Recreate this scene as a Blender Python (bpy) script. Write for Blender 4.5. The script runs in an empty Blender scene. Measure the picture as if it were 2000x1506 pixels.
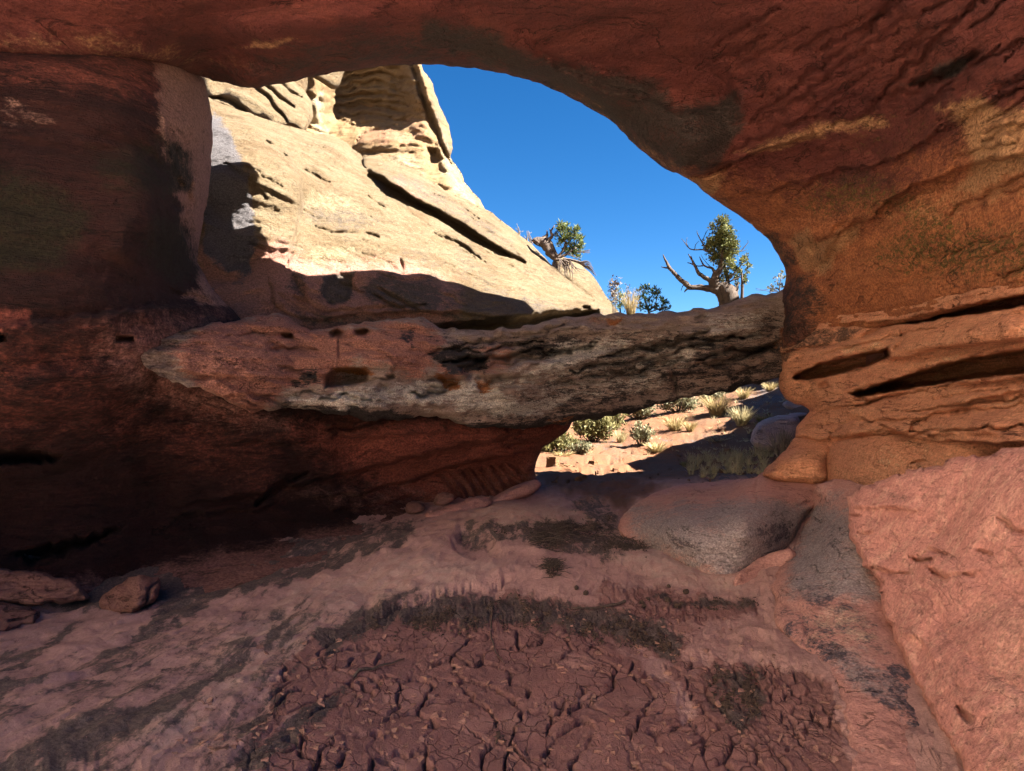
import bpy, bmesh, math, random
import numpy as np
from mathutils import Vector

# ------------------------------------------------------------------ camera, sky, sun
SC = bpy.context.scene
COL = SC.collection
F = 1250.0; CX = 1000.0; CY = 753.0; CZ = 1.5      # focal length in photo pixels, eye height
cam_d = bpy.data.cameras.new('camera'); cam = bpy.data.objects.new('camera', cam_d); COL.objects.link(cam)
cam.location = (0, 0, CZ); cam.rotation_euler = (math.radians(90), 0, 0)
cam_d.sensor_width = 36; cam_d.lens = 36 * F / 2000; cam_d.clip_end = 8000; cam_d.clip_start = 0.05
SC.camera = cam
SUN = Vector((0.74, -0.16, 0.70)).normalized()      # direction towards the sun
elev = math.asin(SUN.z); azim = math.atan2(SUN.x, SUN.y)
w = bpy.data.worlds.new('World'); SC.world = w; w.use_nodes = True
nt = w.node_tree; nt.nodes.clear()
sky = nt.nodes.new('ShaderNodeTexSky'); sky.sky_type = 'NISHITA'; sky.sun_disc = False
sky.sun_elevation = elev; sky.sun_rotation = azim; sky.altitude = 1800; sky.air_density = 0.85; sky.dust_density = 0.0; sky.ozone_density = 4.0
bg = nt.nodes.new('ShaderNodeBackground'); bg.inputs[1].default_value = 0.05
wo = nt.nodes.new('ShaderNodeOutputWorld'); hs = nt.nodes.new('ShaderNodeHueSaturation'); hs.inputs['Saturation'].default_value = 1.28; hs.inputs['Value'].default_value = .43; nt.links.new(sky.outputs[0], hs.inputs['Color']); nt.links.new(hs.outputs[0], bg.inputs[0]); nt.links.new(bg.outputs[0], wo.inputs[0])
sl = bpy.data.lights.new('sun', 'SUN'); sl.energy = 5.0; sl.angle = math.radians(0.5); sl.color = (1.0, 0.93, 0.82)
so = bpy.data.objects.new('sun', sl); COL.objects.link(so); so.rotation_euler = SUN.to_track_quat('Z', 'Y').to_euler()
SC.view_settings.view_transform = 'Standard'; SC.view_settings.look = 'None'
SC.view_settings.exposure = 3.35; SC.view_settings.gamma = 1
SC.cycles.max_bounces = 12; SC.cycles.diffuse_bounces = 10

# ------------------------------------------------------------------ numeric helpers
RNG = np.random.RandomState(7)
PERM = RNG.permutation(256).astype(np.int64); PERM = np.concatenate([PERM, PERM])
GR = RNG.normal(size=(256, 3)); GR /= np.linalg.norm(GR, axis=1)[:, None]
def pn(p, seed=0):
    p = p + seed * 17.31
    i = np.floor(p).astype(np.int64); f = p - i; i &= 255
    u = f * f * f * (f * (f * 6 - 15) + 10)
    r = 0
    for dx in (0, 1):
        for dy in (0, 1):
            for dz in (0, 1):
                h = PERM[(PERM[(PERM[(i[:, 0] + dx) & 255] + i[:, 1] + dy) & 255] + i[:, 2] + dz) & 255]
                g = GR[h]
                wgt = (u[:, 0] if dx else 1 - u[:, 0]) * (u[:, 1] if dy else 1 - u[:, 1]) * (u[:, 2] if dz else 1 - u[:, 2])
                r = r + wgt * (g[:, 0] * (f[:, 0] - dx) + g[:, 1] * (f[:, 1] - dy) + g[:, 2] * (f[:, 2] - dz))
    return r * 1.5
def fbm(p, octv=4, seed=0, gain=0.5, lac=2.03):
    r = 0; a = 1.0
    for k in range(octv):
        r = r + a * pn(p, seed + k * 3); p = p * lac; a *= gain
    return r
def ridged(p, octv=4, seed=0):
    r = 0; a = 1.0
    for k in range(octv):
        r = r + a * (1 - np.abs(pn(p, seed + k * 3)) * 2.2); p = p * 2.1; a *= 0.5
    return r
def sstep(a, b, x):
    t = np.clip((x - a) / (b - a), 0, 1); return t * t * (3 - 2 * t)
def unproj(u, v, d): return np.stack([(u - CX) / F * d, d, CZ + (CY - v) / F * d], -1)
def P(u, v, d): return Vector(((u - CX) / F * d, d, CZ + (CY - v) / F * d))
def gd(v, z=0.0): return (CZ - z) * F / (v - CY)     # depth at which a pixel row meets height z

def tps_fit(pts, val, lam=1e-4):
    n = len(pts); D = np.sqrt(((pts[:, None] - pts[None]) ** 2).sum(-1)) + 1e-9
    K = D ** 2 * np.log(D) + lam * np.eye(n)
    Q = np.concatenate([np.ones((n, 1)), pts], 1)
    A = np.zeros((n + 3, n + 3)); A[:n, :n] = K; A[:n, n:] = Q; A[n:, :n] = Q.T
    b = np.zeros(n + 3); b[:n] = val
    return pts, np.linalg.solve(A, b)
def tps_eval(fit, q):
    pts, s = fit; out = np.empty(len(q)); n = len(pts)
    for a in range(0, len(q), 40000):
        c = q[a:a + 40000]; D = np.sqrt(((c[:, None] - pts[None]) ** 2).sum(-1)) + 1e-9
        out[a:a + 40000] = (D ** 2 * np.log(D)) @ s[:n] + s[n] + c @ s[n + 1:]
    return out
def seg_dist(q, A, B, full=False):
    """distance of points q to the polyline segments A-B; with full also the side and arc parameter"""
    best = np.full(len(q), 1e18); side = np.zeros(len(q)); par = np.zeros(len(q))
    L = np.concatenate([[0], np.cumsum(np.linalg.norm(B - A, axis=1))])
    for k in range(len(A)):
        ab = B[k] - A[k]; l2 = ab @ ab + 1e-12
        ap = q - A[k]; t = np.clip((ap @ ab) / l2, 0, 1)
        e = ap - t[:, None] * ab; d2 = (e ** 2).sum(1); m = d2 < best
        best[m] = d2[m]
        if full:
            side[m] = np.sign(ab[0] * ap[m, 1] - ab[1] * ap[m, 0]); par[m] = (L[k] + t[m] * math.sqrt(l2)) / L[-1]
    return (np.sqrt(best), side, par) if full else np.sqrt(best)
def inside(q, A, B):
    c = np.zeros(len(q), bool)
    for k in range(len(A)):
        y0, y1 = A[k, 1], B[k, 1]
        if y0 == y1: continue
        m = (q[:, 1] > min(y0, y1)) & (q[:, 1] <= max(y0, y1))
        xx = A[k, 0] + (q[:, 1] - y0) / (y1 - y0) * (B[k, 0] - A[k, 0])
        c ^= m & (q[:, 0] < xx)
    return c
def chaikin(pts, n=2, closed=True):
    p = np.array(pts, float)
    for _ in range(n):
        q = np.roll(p, -1, 0) if closed else p[1:]
        a = p if closed else p[:-1]
        r = np.empty((2 * len(a), 2)); r[0::2] = a * .78 + q * .22; r[1::2] = a * .22 + q * .78
        p = r if closed else np.concatenate([p[:1], r, p[-1:]])
    return p
def polyf(q, poly):
    """signed distance, positive inside"""
    A = np.array(poly, float); B = np.roll(A, -1, 0)
    return seg_dist(q, A, B) * np.where(inside(q, A, B), 1, -1)
def lines(lo, hi, step, a0=-60, a1=2060, grow=1.25):
    x = [max(lo, a0)]
    while x[-1] < min(hi, a1): x.append(x[-1] + step)
    s = step
    while x[-1] < hi: s = min(s * grow, 260); x.append(x[-1] + s)
    s = step; left = []
    y = x[0]
    while y > lo: s = min(s * grow, 260); y -= s; left.append(y)
    return np.array(left[::-1] + x)

# features in photo pixels: each returns a depth change in metres
def f_hole(poly, depth, soft=10, jit=0):
    def fn(q, X):
        qq = q + jit * np.stack([fbm(np.c_[q / 22, q[:, :1] * 0], 3, 5), fbm(np.c_[q / 22, q[:, :1] * 0], 3, 9)], 1) if jit else q
        s = polyf(qq, poly); return depth * sstep(-soft * .3, soft, s)
    return fn
def f_crack(line, width, depth, jit=5):
    A = np.array(line[:-1], float); B = np.array(line[1:], float)
    def fn(q, X):
        qq = q + jit * np.stack([fbm(np.c_[q / 30, q[:, :1] * 0], 3, 15), fbm(np.c_[q / 30, q[:, :1] * 0], 3, 19)], 1)
        s, sd, t = seg_dist(qq, A, B, True); wd = width * (0.35 + 0.65 * np.sin(np.pi * np.clip(t, 0.02, .98)))
        return depth * np.exp(-(s / wd) ** 2)
    return fn
def f_step(line, h, L, side=-1, jit=6, ease=3, taper=True):
    """rock on one side of a line stands proud by h and fades back over L pixels; line left to right, side -1 = above"""
    A = np.array(line[:-1], float); B = np.array(line[1:], float)
    def fn(q, X):
        qq = q + jit * np.stack([fbm(np.c_[q / 40, q[:, :1] * 0], 3, 25), fbm(np.c_[q / 40, q[:, :1] * 0], 3, 29)], 1)
        s, sd, t = seg_dist(qq, A, B, True); s = s * sd * side
        tp = np.clip(np.sin(np.pi * t) * 2.5, 0, 1) if taper else 1
        tp = tp * sstep(0, 1, t * 20) * sstep(0, 1, (1 - t) * 20) if taper else 1
        return -h * tp * sstep(-ease, ease, s) * np.exp(-np.clip(s, 0, None) / L)
    return fn
def f_bump(u, v, ru, rv, rot, h, p=1.0):
    c, s = math.cos(math.radians(rot)), math.sin(math.radians(rot))
    def fn(q, X):
        a = ((q[:, 0] - u) * c + (q[:, 1] - v) * s) / ru; b = (-(q[:, 0] - u) * s + (q[:, 1] - v) * c) / rv
        return -h * np.clip(1 - (a * a + b * b), 0, 1) ** p
    return fn
def f_noise(amp, sc, octv=4, seed=0, warp=0.0, kind='f'):
    """world-space relief; sc = (fx, fy, fz) frequencies"""
    def fn(q, X):
        Y = X * np.array(sc)
        if warp: Y = Y + warp * np.stack([fbm(X * 0.8, 2, 31), fbm(X * 0.8, 2, 37), fbm(X * 0.8, 2, 41)], 1)
        if kind == 'r': return -amp * (ridged(Y, octv, seed) - 1)
        if kind == 't':                                    # bedding: rounded shelves with sharp undercuts
            n = Y[:, 2] + 0.5 * fbm(X * np.array((.5, .5, .9)), 3, seed); fr = n - np.floor(n)
            k = PERM[(np.floor(n).astype(np.int64)) & 255] / 255.0
            return -amp * (0.3 + k) * (np.sqrt(np.clip(fr, 0, 1)) * (1 - sstep(.86, 1, fr)) - .5)
        return -amp * fbm(Y, octv, seed)
    return fn

def set_mesh(name, V, Fc, smooth=True):
    me = bpy.data.meshes.new(name)
    Fl = [f for f in Fc]
    q = np.array([f for f in Fl[0]]) if len(Fl[0]) else np.zeros((0, 4), int)
    t = np.array([f for f in Fl[1]]) if len(Fl[1]) else np.zeros((0, 3), int)
    me.vertices.add(len(V)); me.vertices.foreach_set('co', np.asarray(V, np.float32).ravel())
    nl = q.size + t.size; me.loops.add(nl)
    me.loops.foreach_set('vertex_index', np.concatenate([q.ravel(), t.ravel()]).astype(np.int32))
    me.polygons.add(len(q) + len(t))
    st = np.concatenate([np.arange(len(q)) * 4, q.size + np.arange(len(t)) * 3]).astype(np.int32)
    me.polygons.foreach_set('loop_start', st)
    me.polygons.foreach_set('use_smooth', np.full(len(q) + len(t), smooth))
    me.update(calc_edges=True); me.validate()
    return me
def tag(o, label=None, cat=None, group=None, kind=None):
    if label: o['label'] = label
    if cat: o['category'] = cat
    if group: o['group'] = group
    if kind: o['kind'] = kind
    return o
def link(name, me, mat, parent=None):
    o = bpy.data.objects.new(name, me); COL.objects.link(o)
    if mat: me.materials.append(mat)
    if parent: o.parent = parent
    return o

def rock(name, mat, poly, ctrl, thick, feats=(), masks=None, step=4, round_=(18, 0.25), jit=3.0, smooth_n=1, noise=(), parent=None, back_noise=0.25, lam=1e-4):
    """a solid body of rock: the outline gives its front, control points (u, v, depth) its form, thick its depth behind"""
    poly = chaikin(poly, smooth_n); lo = poly.min(0); hi = poly.max(0)
    gu = lines(lo[0] - 8, hi[0] + 8, step); gv = lines(lo[1] - 8, hi[1] + 8, step)
    U, Vv = np.meshgrid(gu, gv); nu, nv = len(gu), len(gv)
    q = np.stack([U.ravel(), Vv.ravel()], 1)
    cell = np.minimum(np.repeat(np.gradient(gv)[:, None], nu, 1), np.repeat(np.gradient(gu)[None], nv, 0)).ravel()
    # jittered outline
    A = poly; B = np.roll(A, -1, 0); fine = []
    for a, b in zip(A, B):
        n = max(1, int(np.linalg.norm(b - a) / 7)) if (a[0] > -200 and a[0] < 2200) else 1
        for k in range(n): fine.append(a + (b - a) * k / n)
    fine = np.array(fine)
    if jit:
        z = np.zeros((len(fine), 1))
        fine = fine + jit * np.stack([fbm(np.c_[fine / 26, z], 3, 51), fbm(np.c_[fine / 26, z], 3, 57)], 1) + jit * .35 * np.stack([pn(np.c_[fine / 7, z], 3), pn(np.c_[fine / 7, z], 8)], 1)
    FA = fine; FB = np.roll(fine, -1, 0)
    sd = polyf(q, poly)
    near = np.abs(sd) < np.maximum(4 * jit, 3 * cell) + 3
    qn = q[near]; s2 = seg_dist(qn, FA, FB) * np.where(inside(qn, FA, FB), 1, -1); sd[near] = s2
    # snap the verts next to the outline on to it
    snap = np.abs(sd) < 0.55 * cell
    qs = q[snap].copy(); best = np.full(len(qs), 1e18); tgt = qs.copy()
    for k in range(len(FA)):
        ab = FB[k] - FA[k]; l2 = ab @ ab + 1e-12; t = np.clip(((qs - FA[k]) @ ab) / l2, 0, 1); c = FA[k] + t[:, None] * ab
        d2 = ((qs - c) ** 2).sum(1); m = d2 < best; best[m] = d2[m]; tgt[m] = c[m]
    q[snap] = tgt; sd[snap] = 0
    ok = sd >= 0
    idx = np.arange(nu * nv).reshape(nv, nu)
    a = idx[:-1, :-1].ravel(); b = idx[:-1, 1:].ravel(); c = idx[1:, 1:].ravel(); d = idx[1:, :-1].ravel()
    k4 = ok[a].astype(int) + ok[b] + ok[c] + ok[d]
    quads = np.stack([a, b, c, d], 1)[k4 == 4]
    tris = []
    for sel in ((b, c, d), (a, c, d), (a, b, d), (a, b, c)):
        m = (k4 == 3) & ok[sel[0]] & ok[sel[1]] & ok[sel[2]]
        tris.append(np.stack([s[m] for s in sel], 1))
    tris = np.concatenate(tris)
    used = np.zeros(nu * nv, bool); used[quads.ravel()] = True; used[tris.ravel()] = True
    remap = -np.ones(nu * nv, int); remap[used] = np.arange(used.sum())
    q = q[used]; sd = sd[used]; quads = remap[quads]; tris = remap[tris]; n = len(q)
    # depth
    cp = np.array([(c_[0], c_[1]) for c_ in ctrl], float) / 1000; cw = np.array([1.0 / c_[2] for c_ in ctrl])
    fit = tps_fit(cp, cw, lam); wv = np.clip(tps_eval(fit, q / 1000), 1 / 60, 1.3); dep = 1 / wv
    X0 = unproj(q[:, 0], q[:, 1], dep)
    R, Aa = round_
    if callable(Aa): Aa = Aa(q)
    x = np.clip(sd / R, 0, 1); add = Aa * (1 - np.sqrt(np.clip(1 - (1 - x) ** 2, 0, 1)))
    for fn in feats: add = add + fn(q, X0)
    fr = sstep(0, 30, sd)
    nz = 0
    for fn in noise: nz = nz + fn(q, X0)
    dep = np.maximum(dep + add + nz, 0.35)
    V = unproj(q[:, 0], q[:, 1], dep)
    th = thick(q) if callable(thick) else thick
    if name == 'rock_roof': th = roof_thick(q, 1 / wv)
    bd = dep + th * (0.35 + 0.65 * sstep(0, 120, sd))
    bd = 1 / wv + th * (0.5 + 0.5 * sstep(0, 160, sd)) + back_noise * fbm(X0 * .9, 3, 77); bd = np.maximum(bd, dep + 0.05)
    ctr = q.mean(0)
    Vb = unproj(q[:, 0], q[:, 1], bd)
    # boundary loop
    E = np.concatenate([quads[:, [0, 1]], quads[:, [1, 2]], quads[:, [2, 3]], quads[:, [3, 0]], tris[:, [0, 1]], tris[:, [1, 2]], tris[:, [2, 0]]])
    key = np.minimum(E[:, 0], E[:, 1]) * (n + 1) + np.maximum(E[:, 0], E[:, 1])
    _, inv, cnt = np.unique(key, return_inverse=True, return_counts=True)
    bE = E[cnt[inv] == 1]
    # 2 rows of skirt so that the flank has some form
    mid = (dep + bd) / 2; Vm = unproj(q[:, 0], q[:, 1], mid)
    bi = np.unique(bE.ravel()); m2 = -np.ones(n, int); m2[bi] = np.arange(len(bi)) + 2 * n
    AV = np.concatenate([V, Vb, Vm[bi]])
    sk1 = np.stack([bE[:, 1], bE[:, 0], m2[bE[:, 0]], m2[bE[:, 1]]], 1)
    sk2 = np.stack([m2[bE[:, 1]], m2[bE[:, 0]], bE[:, 0] + n, bE[:, 1] + n], 1)
    # front faces must face the camera: v grows downwards
    allq = np.concatenate([quads[:, ::-1], quads + n, sk1[:, ::-1], sk2[:, ::-1]]); allt = np.concatenate([tris[:, ::-1], tris + n])
    me = set_mesh(name, AV, (allq, allt))
    if masks:
        z0 = np.zeros((n, 1))
        wq = q + 9 * np.stack([fbm(np.c_[q / 30, z0], 3, 61), fbm(np.c_[q / 30, z0], 3, 67)], 1)
        for mn, lst in masks.items():
            mv = np.zeros(n)
            for it in lst:
                s = polyf(wq, it[0]); mv = np.maximum(mv, it[2] * sstep(-it[1], it[1], s)) if it[2] > 0 else mv * (1 - (-it[2]) * sstep(-it[1], it[1], s))
            at = me.attributes.new(mn, 'FLOAT', 'POINT'); full = np.concatenate([mv, mv, mv[bi]])
            at.data.foreach_set('value', full.astype(np.float32))
    return link(name, me, mat, parent)

# ------------------------------------------------------------------ materials
class NB:
    def __init__(s, name):
        s.m = bpy.data.materials.new(name); s.m.use_nodes = True; s.t = s.m.node_tree; s.t.nodes.clear()
        s.out = s.t.nodes.new('ShaderNodeOutputMaterial'); s.b = s.t.nodes.new('ShaderNodeBsdfPrincipled')
        s.t.links.new(s.b.outputs[0], s.out.inputs[0])
        s.geo = s.t.nodes.new('ShaderNodeTexCoord').outputs['Object']
    def set(s, inp, v):
        if isinstance(v, bpy.types.NodeSocket): s.t.links.new(v, inp)
        elif isinstance(v, (tuple, list)) and len(v) == 3 and inp.type == 'RGBA': inp.default_value = (*v, 1)
        else: inp.default_value = v
    def mapv(s, scale, rot=(0, 0, 0), vec=None):
        n = s.t.nodes.new('ShaderNodeMapping'); s.set(n.inputs[0], vec or s.geo); n.inputs['Scale'].default_value = scale
        n.inputs['Rotation'].default_value = [math.radians(r) for r in rot]; return n.outputs[0]
    def noise(s, scale, vec=None, det=6, rough=.6, dist=0.0, out=0):
        n = s.t.nodes.new('ShaderNodeTexNoise'); s.set(n.inputs['Vector'], vec or s.geo); n.inputs['Scale'].default_value = scale
        n.inputs['Detail'].default_value = det; n.inputs['Roughness'].default_value = rough; n.inputs['Distortion'].default_value = dist
        return n.outputs[out]
    def vor(s, scale, vec=None, feat='F1', rnd=1.0, out='Distance'):
        n = s.t.nodes.new('ShaderNodeTexVoronoi'); n.feature = feat; s.set(n.inputs['Vector'], vec or s.geo); n.inputs['Scale'].default_value = scale
        n.inputs['Randomness'].default_value = rnd; return n.outputs[out]
    def math(s, op, a, b=0.0, c=0.0, clamp=False):
        n = s.t.nodes.new('ShaderNodeMath'); n.operation = op; n.use_clamp = clamp
        s.set(n.inputs[0], a); s.set(n.inputs[1], b); s.set(n.inputs[2], c); return n.outputs[0]
    def ramp(s, fac, lo, hi, a=0.0, b=1.0):
        n = s.t.nodes.new('ShaderNodeMapRange'); n.interpolation_type = 'SMOOTHSTEP'; s.set(n.inputs[0], fac)
        n.inputs[1].default_value = lo; n.inputs[2].default_value = hi; n.inputs[3].default_value = a; n.inputs[4].default_value = b; return n.outputs[0]
    def mix(s, fac, a, b, mode='MIX'):
        n = s.t.nodes.new('ShaderNodeMix'); n.data_type = 'RGBA'; n.blend_type = mode
        s.set(n.inputs['Factor'], fac); s.set(n.inputs['A'], a); s.set(n.inputs['B'], b); return n.outputs['Result']
    def attr(s, name):
        n = s.t.nodes.new('ShaderNodeAttribute'); n.attribute_name = name; return n.outputs['Fac']
    def bump(s, h, strength, dist, normal=None):
        n = s.t.nodes.new('ShaderNodeBump'); s.set(n.inputs['Height'], h); n.inputs['Strength'].default_value = strength; n.inputs['Distance'].default_value = dist
        if normal: s.set(n.inputs['Normal'], normal)
        return n.outputs[0]
    def finish(s, col, rough=.9, normal=None, spec=.2):
        s.set(s.b.inputs['Base Color'], col); s.set(s.b.inputs['Roughness'], rough); s.b.inputs['Specular IOR Level'].default_value = spec
        if normal: s.set(s.b.inputs['Normal'], normal)
        return s.m

def rock_mat(name, cA, cB, cC, masks=(), bed=(.35, .35, 3.2), rot=(0, 0, 0), sc=1.0, bumpd=.02, grain=1.0, bandk=.62, fleck=None, bedbump=1.0, rough=.92, veins=None, crack=(.8, 1.5)):
    """sandstone: two rock colours in bedding bands, a third in patches, then masked pigments (attribute, colour, breakup scale, hardness)"""
    n = NB(name)
    bv = n.mapv(bed, rot)
    b1 = n.noise(2.2 * sc, bv, 8, .62, .6); b2 = n.noise(9 * sc, bv, 6, .6, .4)
    big = n.noise(.9 * sc, None, 5, .6, .3); med = n.noise(6 * sc, None, 8, .65, .2); fine = n.noise(45 * sc, None, 8, .7)
    vfine = n.noise(190 * sc, None, 4, .7)
    band = n.math('ADD', n.math('MULTIPLY', b1, .65), n.math('MULTIPLY', b2, .35))
    col = n.mix(n.ramp(band, .5 - .25 * (1 - bandk) - .02, .5 + .25 * (1 - bandk) + .05), cA, cB)
    col = n.mix(n.ramp(n.math('ADD', n.math('MULTIPLY', big, .6), n.math('MULTIPLY', med, .4)), .47, .66), col, cC)
    if veins:
        vn = n.noise(veins[1], n.mapv(veins[2], veins[3]), 5, .55, 1.6); vn2 = n.noise(veins[1] * 2.3, n.mapv(veins[2], veins[3]), 5, .55, 1.2)
        vf_ = n.math('ADD', n.ramp(n.math('ABSOLUTE', n.math('SUBTRACT', vn, .5)), .004, .035, 1, 0), n.math('MULTIPLY', n.ramp(n.math('ABSOLUTE', n.math('SUBTRACT', vn2, .5)), .004, .03, 1, 0), .6))
        col = n.mix(n.math('MULTIPLY', vf_, .6, 0, True), col, veins[0])
    if fleck: col = n.mix(n.math('MULTIPLY', n.ramp(n.math('ADD', n.math('MULTIPLY', med, .5), n.math('MULTIPLY', fine, .5)), .56, .64), fleck[1]), col, fleck[0])
    for i, (an, mc, bs, hard) in enumerate(masks):
        mb = n.mapv((.75, .75, 3.6), rot) if name.startswith('varnished') else n.mapv((1, 1, 1.9))
        nn = n.noise(bs, mb, 9, .68, .7)
        nn = n.math('ADD', n.math('MULTIPLY', nn, .55), n.math('MULTIPLY', n.noise(bs * 6, n.mapv((1, 1, 2.4)), 7, .75, .4), .45))
        f = n.math('ADD', n.attr(an), n.math('MULTIPLY', n.math('SUBTRACT', nn, .5), 2.9))
        f = n.ramp(f, .5 - hard, .5 + hard)
        f = n.math('MULTIPLY', f, n.ramp(n.attr(an), 0.0, .25))
        mc2 = n.mix(n.ramp(fine, .35, .65), tuple(x * .78 for x in mc), tuple(min(1, x * 1.22) for x in mc))
        col = n.mix(f, col, mc2)
    k = n.ramp(fine, .3, .7, 1 - .26 * grain, 1 + .20 * grain); k2 = n.ramp(vfine, .3, .7, 1 - .10 * grain, 1 + .08 * grain)
    k = n.math('MULTIPLY', k, k2)
    v = n.t.nodes.new('ShaderNodeVectorMath'); v.operation = 'SCALE'; n.set(v.inputs[0], col); n.set(v.inputs['Scale'], k); col = v.outputs[0]
    strk = n.ramp(n.noise(17 * sc, bv, 7, .7, .7), .53, .66); pit = n.ramp(n.noise(30 * sc, None, 5, .75), .57, .66)
    dk = n.math('SUBTRACT', 1, n.math('ADD', n.math('MULTIPLY', strk, .26 * grain), n.math('MULTIPLY', pit, .24 * grain)))
    v3 = n.t.nodes.new('ShaderNodeVectorMath'); v3.operation = 'SCALE'; n.set(v3.inputs[0], col); n.set(v3.inputs['Scale'], dk); col = v3.outputs[0]
    # hairline fractures: long ones along the bedding, short ones across it
    cn = n.noise(crack[1], n.mapv((bed[0] * 1.6, bed[1] * 1.6, bed[2] * .9), rot), 6, .6, .9); cg = n.noise(1.7 * sc, None, 3, .5)
    cn2 = n.noise(crack[1] * 2.2, n.mapv((1, 1, 1.3), (20, 30, 10)), 5, .6, 1.2)
    cl = n.math('MULTIPLY', n.ramp(n.math('ABSOLUTE', n.math('SUBTRACT', cn, .5)), .001, .011, 1, 0), n.ramp(cg, .46, .56))
    cl2 = n.math('MULTIPLY', n.ramp(n.math('ABSOLUTE', n.math('SUBTRACT', cn2, .5)), .001, .007, 1, 0), n.ramp(cg, .5, .42))
    ck = n.math('MULTIPLY', n.math('ADD', cl, n.math('MULTIPLY', cl2, .8), 0, True), crack[0])
    v4 = n.t.nodes.new('ShaderNodeVectorMath'); v4.operation = 'SCALE'; n.set(v4.inputs[0], col); n.set(v4.inputs['Scale'], n.math('SUBTRACT', 1, n.math('MULTIPLY', ck, .7))); col = v4.outputs[0]
    h = n.math('ADD', n.math('MULTIPLY', med, 1.0), n.math('MULTIPLY', fine, .42)); h = n.math('SUBTRACT', h, n.math('MULTIPLY', ck, .5)); h = n.math('SUBTRACT', h, n.math('MULTIPLY', n.math('ADD', strk, pit), .12))
    h = n.math('ADD', h, n.math('MULTIPLY', vfine, .08))
    bedf = n.noise(26 * sc, bv, 6, .6, .3)
    h = n.math('ADD', h, n.math('MULTIPLY', bedf, .55 * bedbump))
    nr = n.bump(h, 1.0, bumpd * 2.2)
    return n.finish(col, rough, nr)

RED = (.40, .135, .075); RED2 = (.47, .19, .10); BROWN = (.24, .10, .06)
VARN = (.075, .06, .058); GREY = (.22, .19, .175)
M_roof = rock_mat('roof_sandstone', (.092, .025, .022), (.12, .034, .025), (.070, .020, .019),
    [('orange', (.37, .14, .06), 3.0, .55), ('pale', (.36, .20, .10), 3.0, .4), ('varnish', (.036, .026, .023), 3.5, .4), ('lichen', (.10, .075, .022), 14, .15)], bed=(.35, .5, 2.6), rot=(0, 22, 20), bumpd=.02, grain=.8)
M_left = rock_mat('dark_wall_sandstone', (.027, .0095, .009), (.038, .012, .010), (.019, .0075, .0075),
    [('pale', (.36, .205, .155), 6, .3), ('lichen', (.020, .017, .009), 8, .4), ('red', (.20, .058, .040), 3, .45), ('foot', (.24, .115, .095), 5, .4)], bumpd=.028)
M_right = rock_mat('orange_sandstone', (.64, .29, .165), (.70, .35, .20), (.56, .24, .14),
    [('pale', (.66, .42, .25), 5, .25), ('varnish', (.16, .09, .06), 5, .2)], bed=(.35, .35, 4.2), rot=(0, -9, 0), bumpd=.022, grain=1.2, crack=(1.0, 1.5))
M_front = rock_mat('smooth_red_sandstone', (.56, .265, .225), (.53, .245, .205), (.48, .23, .20),
    [('pale', (.56, .31, .24), 5, .25), ('varnish', (.32, .165, .145), 5, .15)], bed=(.9, .5, 1.5), rot=(0, 50, 30), sc=1.3, bumpd=.011, bedbump=.8, crack=(.35, 1.3), veins=((.66, .37, .29), 1.6, (1.6, 1.6, .55), (0, 25, 0)))
M_bridge = rock_mat('varnished_sandstone', (.46, .33, .27), (.58, .45, .38), (.36, .24, .195),
    [('tip_shade', (.075, .033, .027), 4, .5), ('red', (.55, .25, .185), 4, .3), ('varnish', (.058, .047, .046), 5, .16), ('pale', (.78, .71, .63), 9, .14), ('rust', (.45, .17, .06), 7, .2), ('under', (.26, .10, .055), 3, .3)],  # first mask: painted darkening that fades the left tip into the shaded wall
    bed=(.4, .4, 4.0), rot=(0, -6, 0), sc=1.5, bumpd=.075, grain=1.35, crack=(1.0, 2.2), fleck=((.12, .10, .095), .7))
M_cliff = rock_mat('cream_sandstone', (.158, .110, .060), (.196, .149, .092), (.126, .081, .042),
    [('red', (.36, .185, .14), 4, .35), ('varnish', (.10, .08, .066), 6, .3), ('bulge_shade', (.11, .10, .105), 7, .3), ('lichen', (.25, .215, .13), 12, .1)],
    bed=(.6, .6, 3.0), rot=(0, 32, 0), sc=1.2, bumpd=.05, grain=.95, crack=(.4, 1.1))
M_upper = rock_mat('yellow_sandstone', (.165, .105, .052), (.20, .135, .07), (.13, .08, .038),
    [('red', (.20, .11, .065), 3, .3), ('varnish', (.10, .08, .06), 4, .2), ('pale', (.235, .19, .125), 4, .3)], bed=(.3, .3, 3.5), rot=(0, 8, 0), sc=.8, bumpd=.03)
M_bounce = rock_mat('pale_bounce_rock', (.78, .64, .50), (.84, .72, .58), (.74, .58, .44), [], bumpd=.04)  # very pale so the added walls bounce sunlight from behind the viewer
M_slab = rock_mat('grey_streaked_sandstone', (.46, .235, .20), (.51, .27, .225), (.39, .205, .18),
    [('grey', (.27, .225, .225), 4, .4), ('varnish', (.085, .07, .085), 7, .16), ('pale', (.50, .36, .27), 5, .3)], sc=1.4, bumpd=.010)
M_boulder = rock_mat('rubble_sandstone', (.25, .12, .10), (.29, .145, .115), (.21, .105, .088), [], bumpd=.02, sc=1.5)

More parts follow.
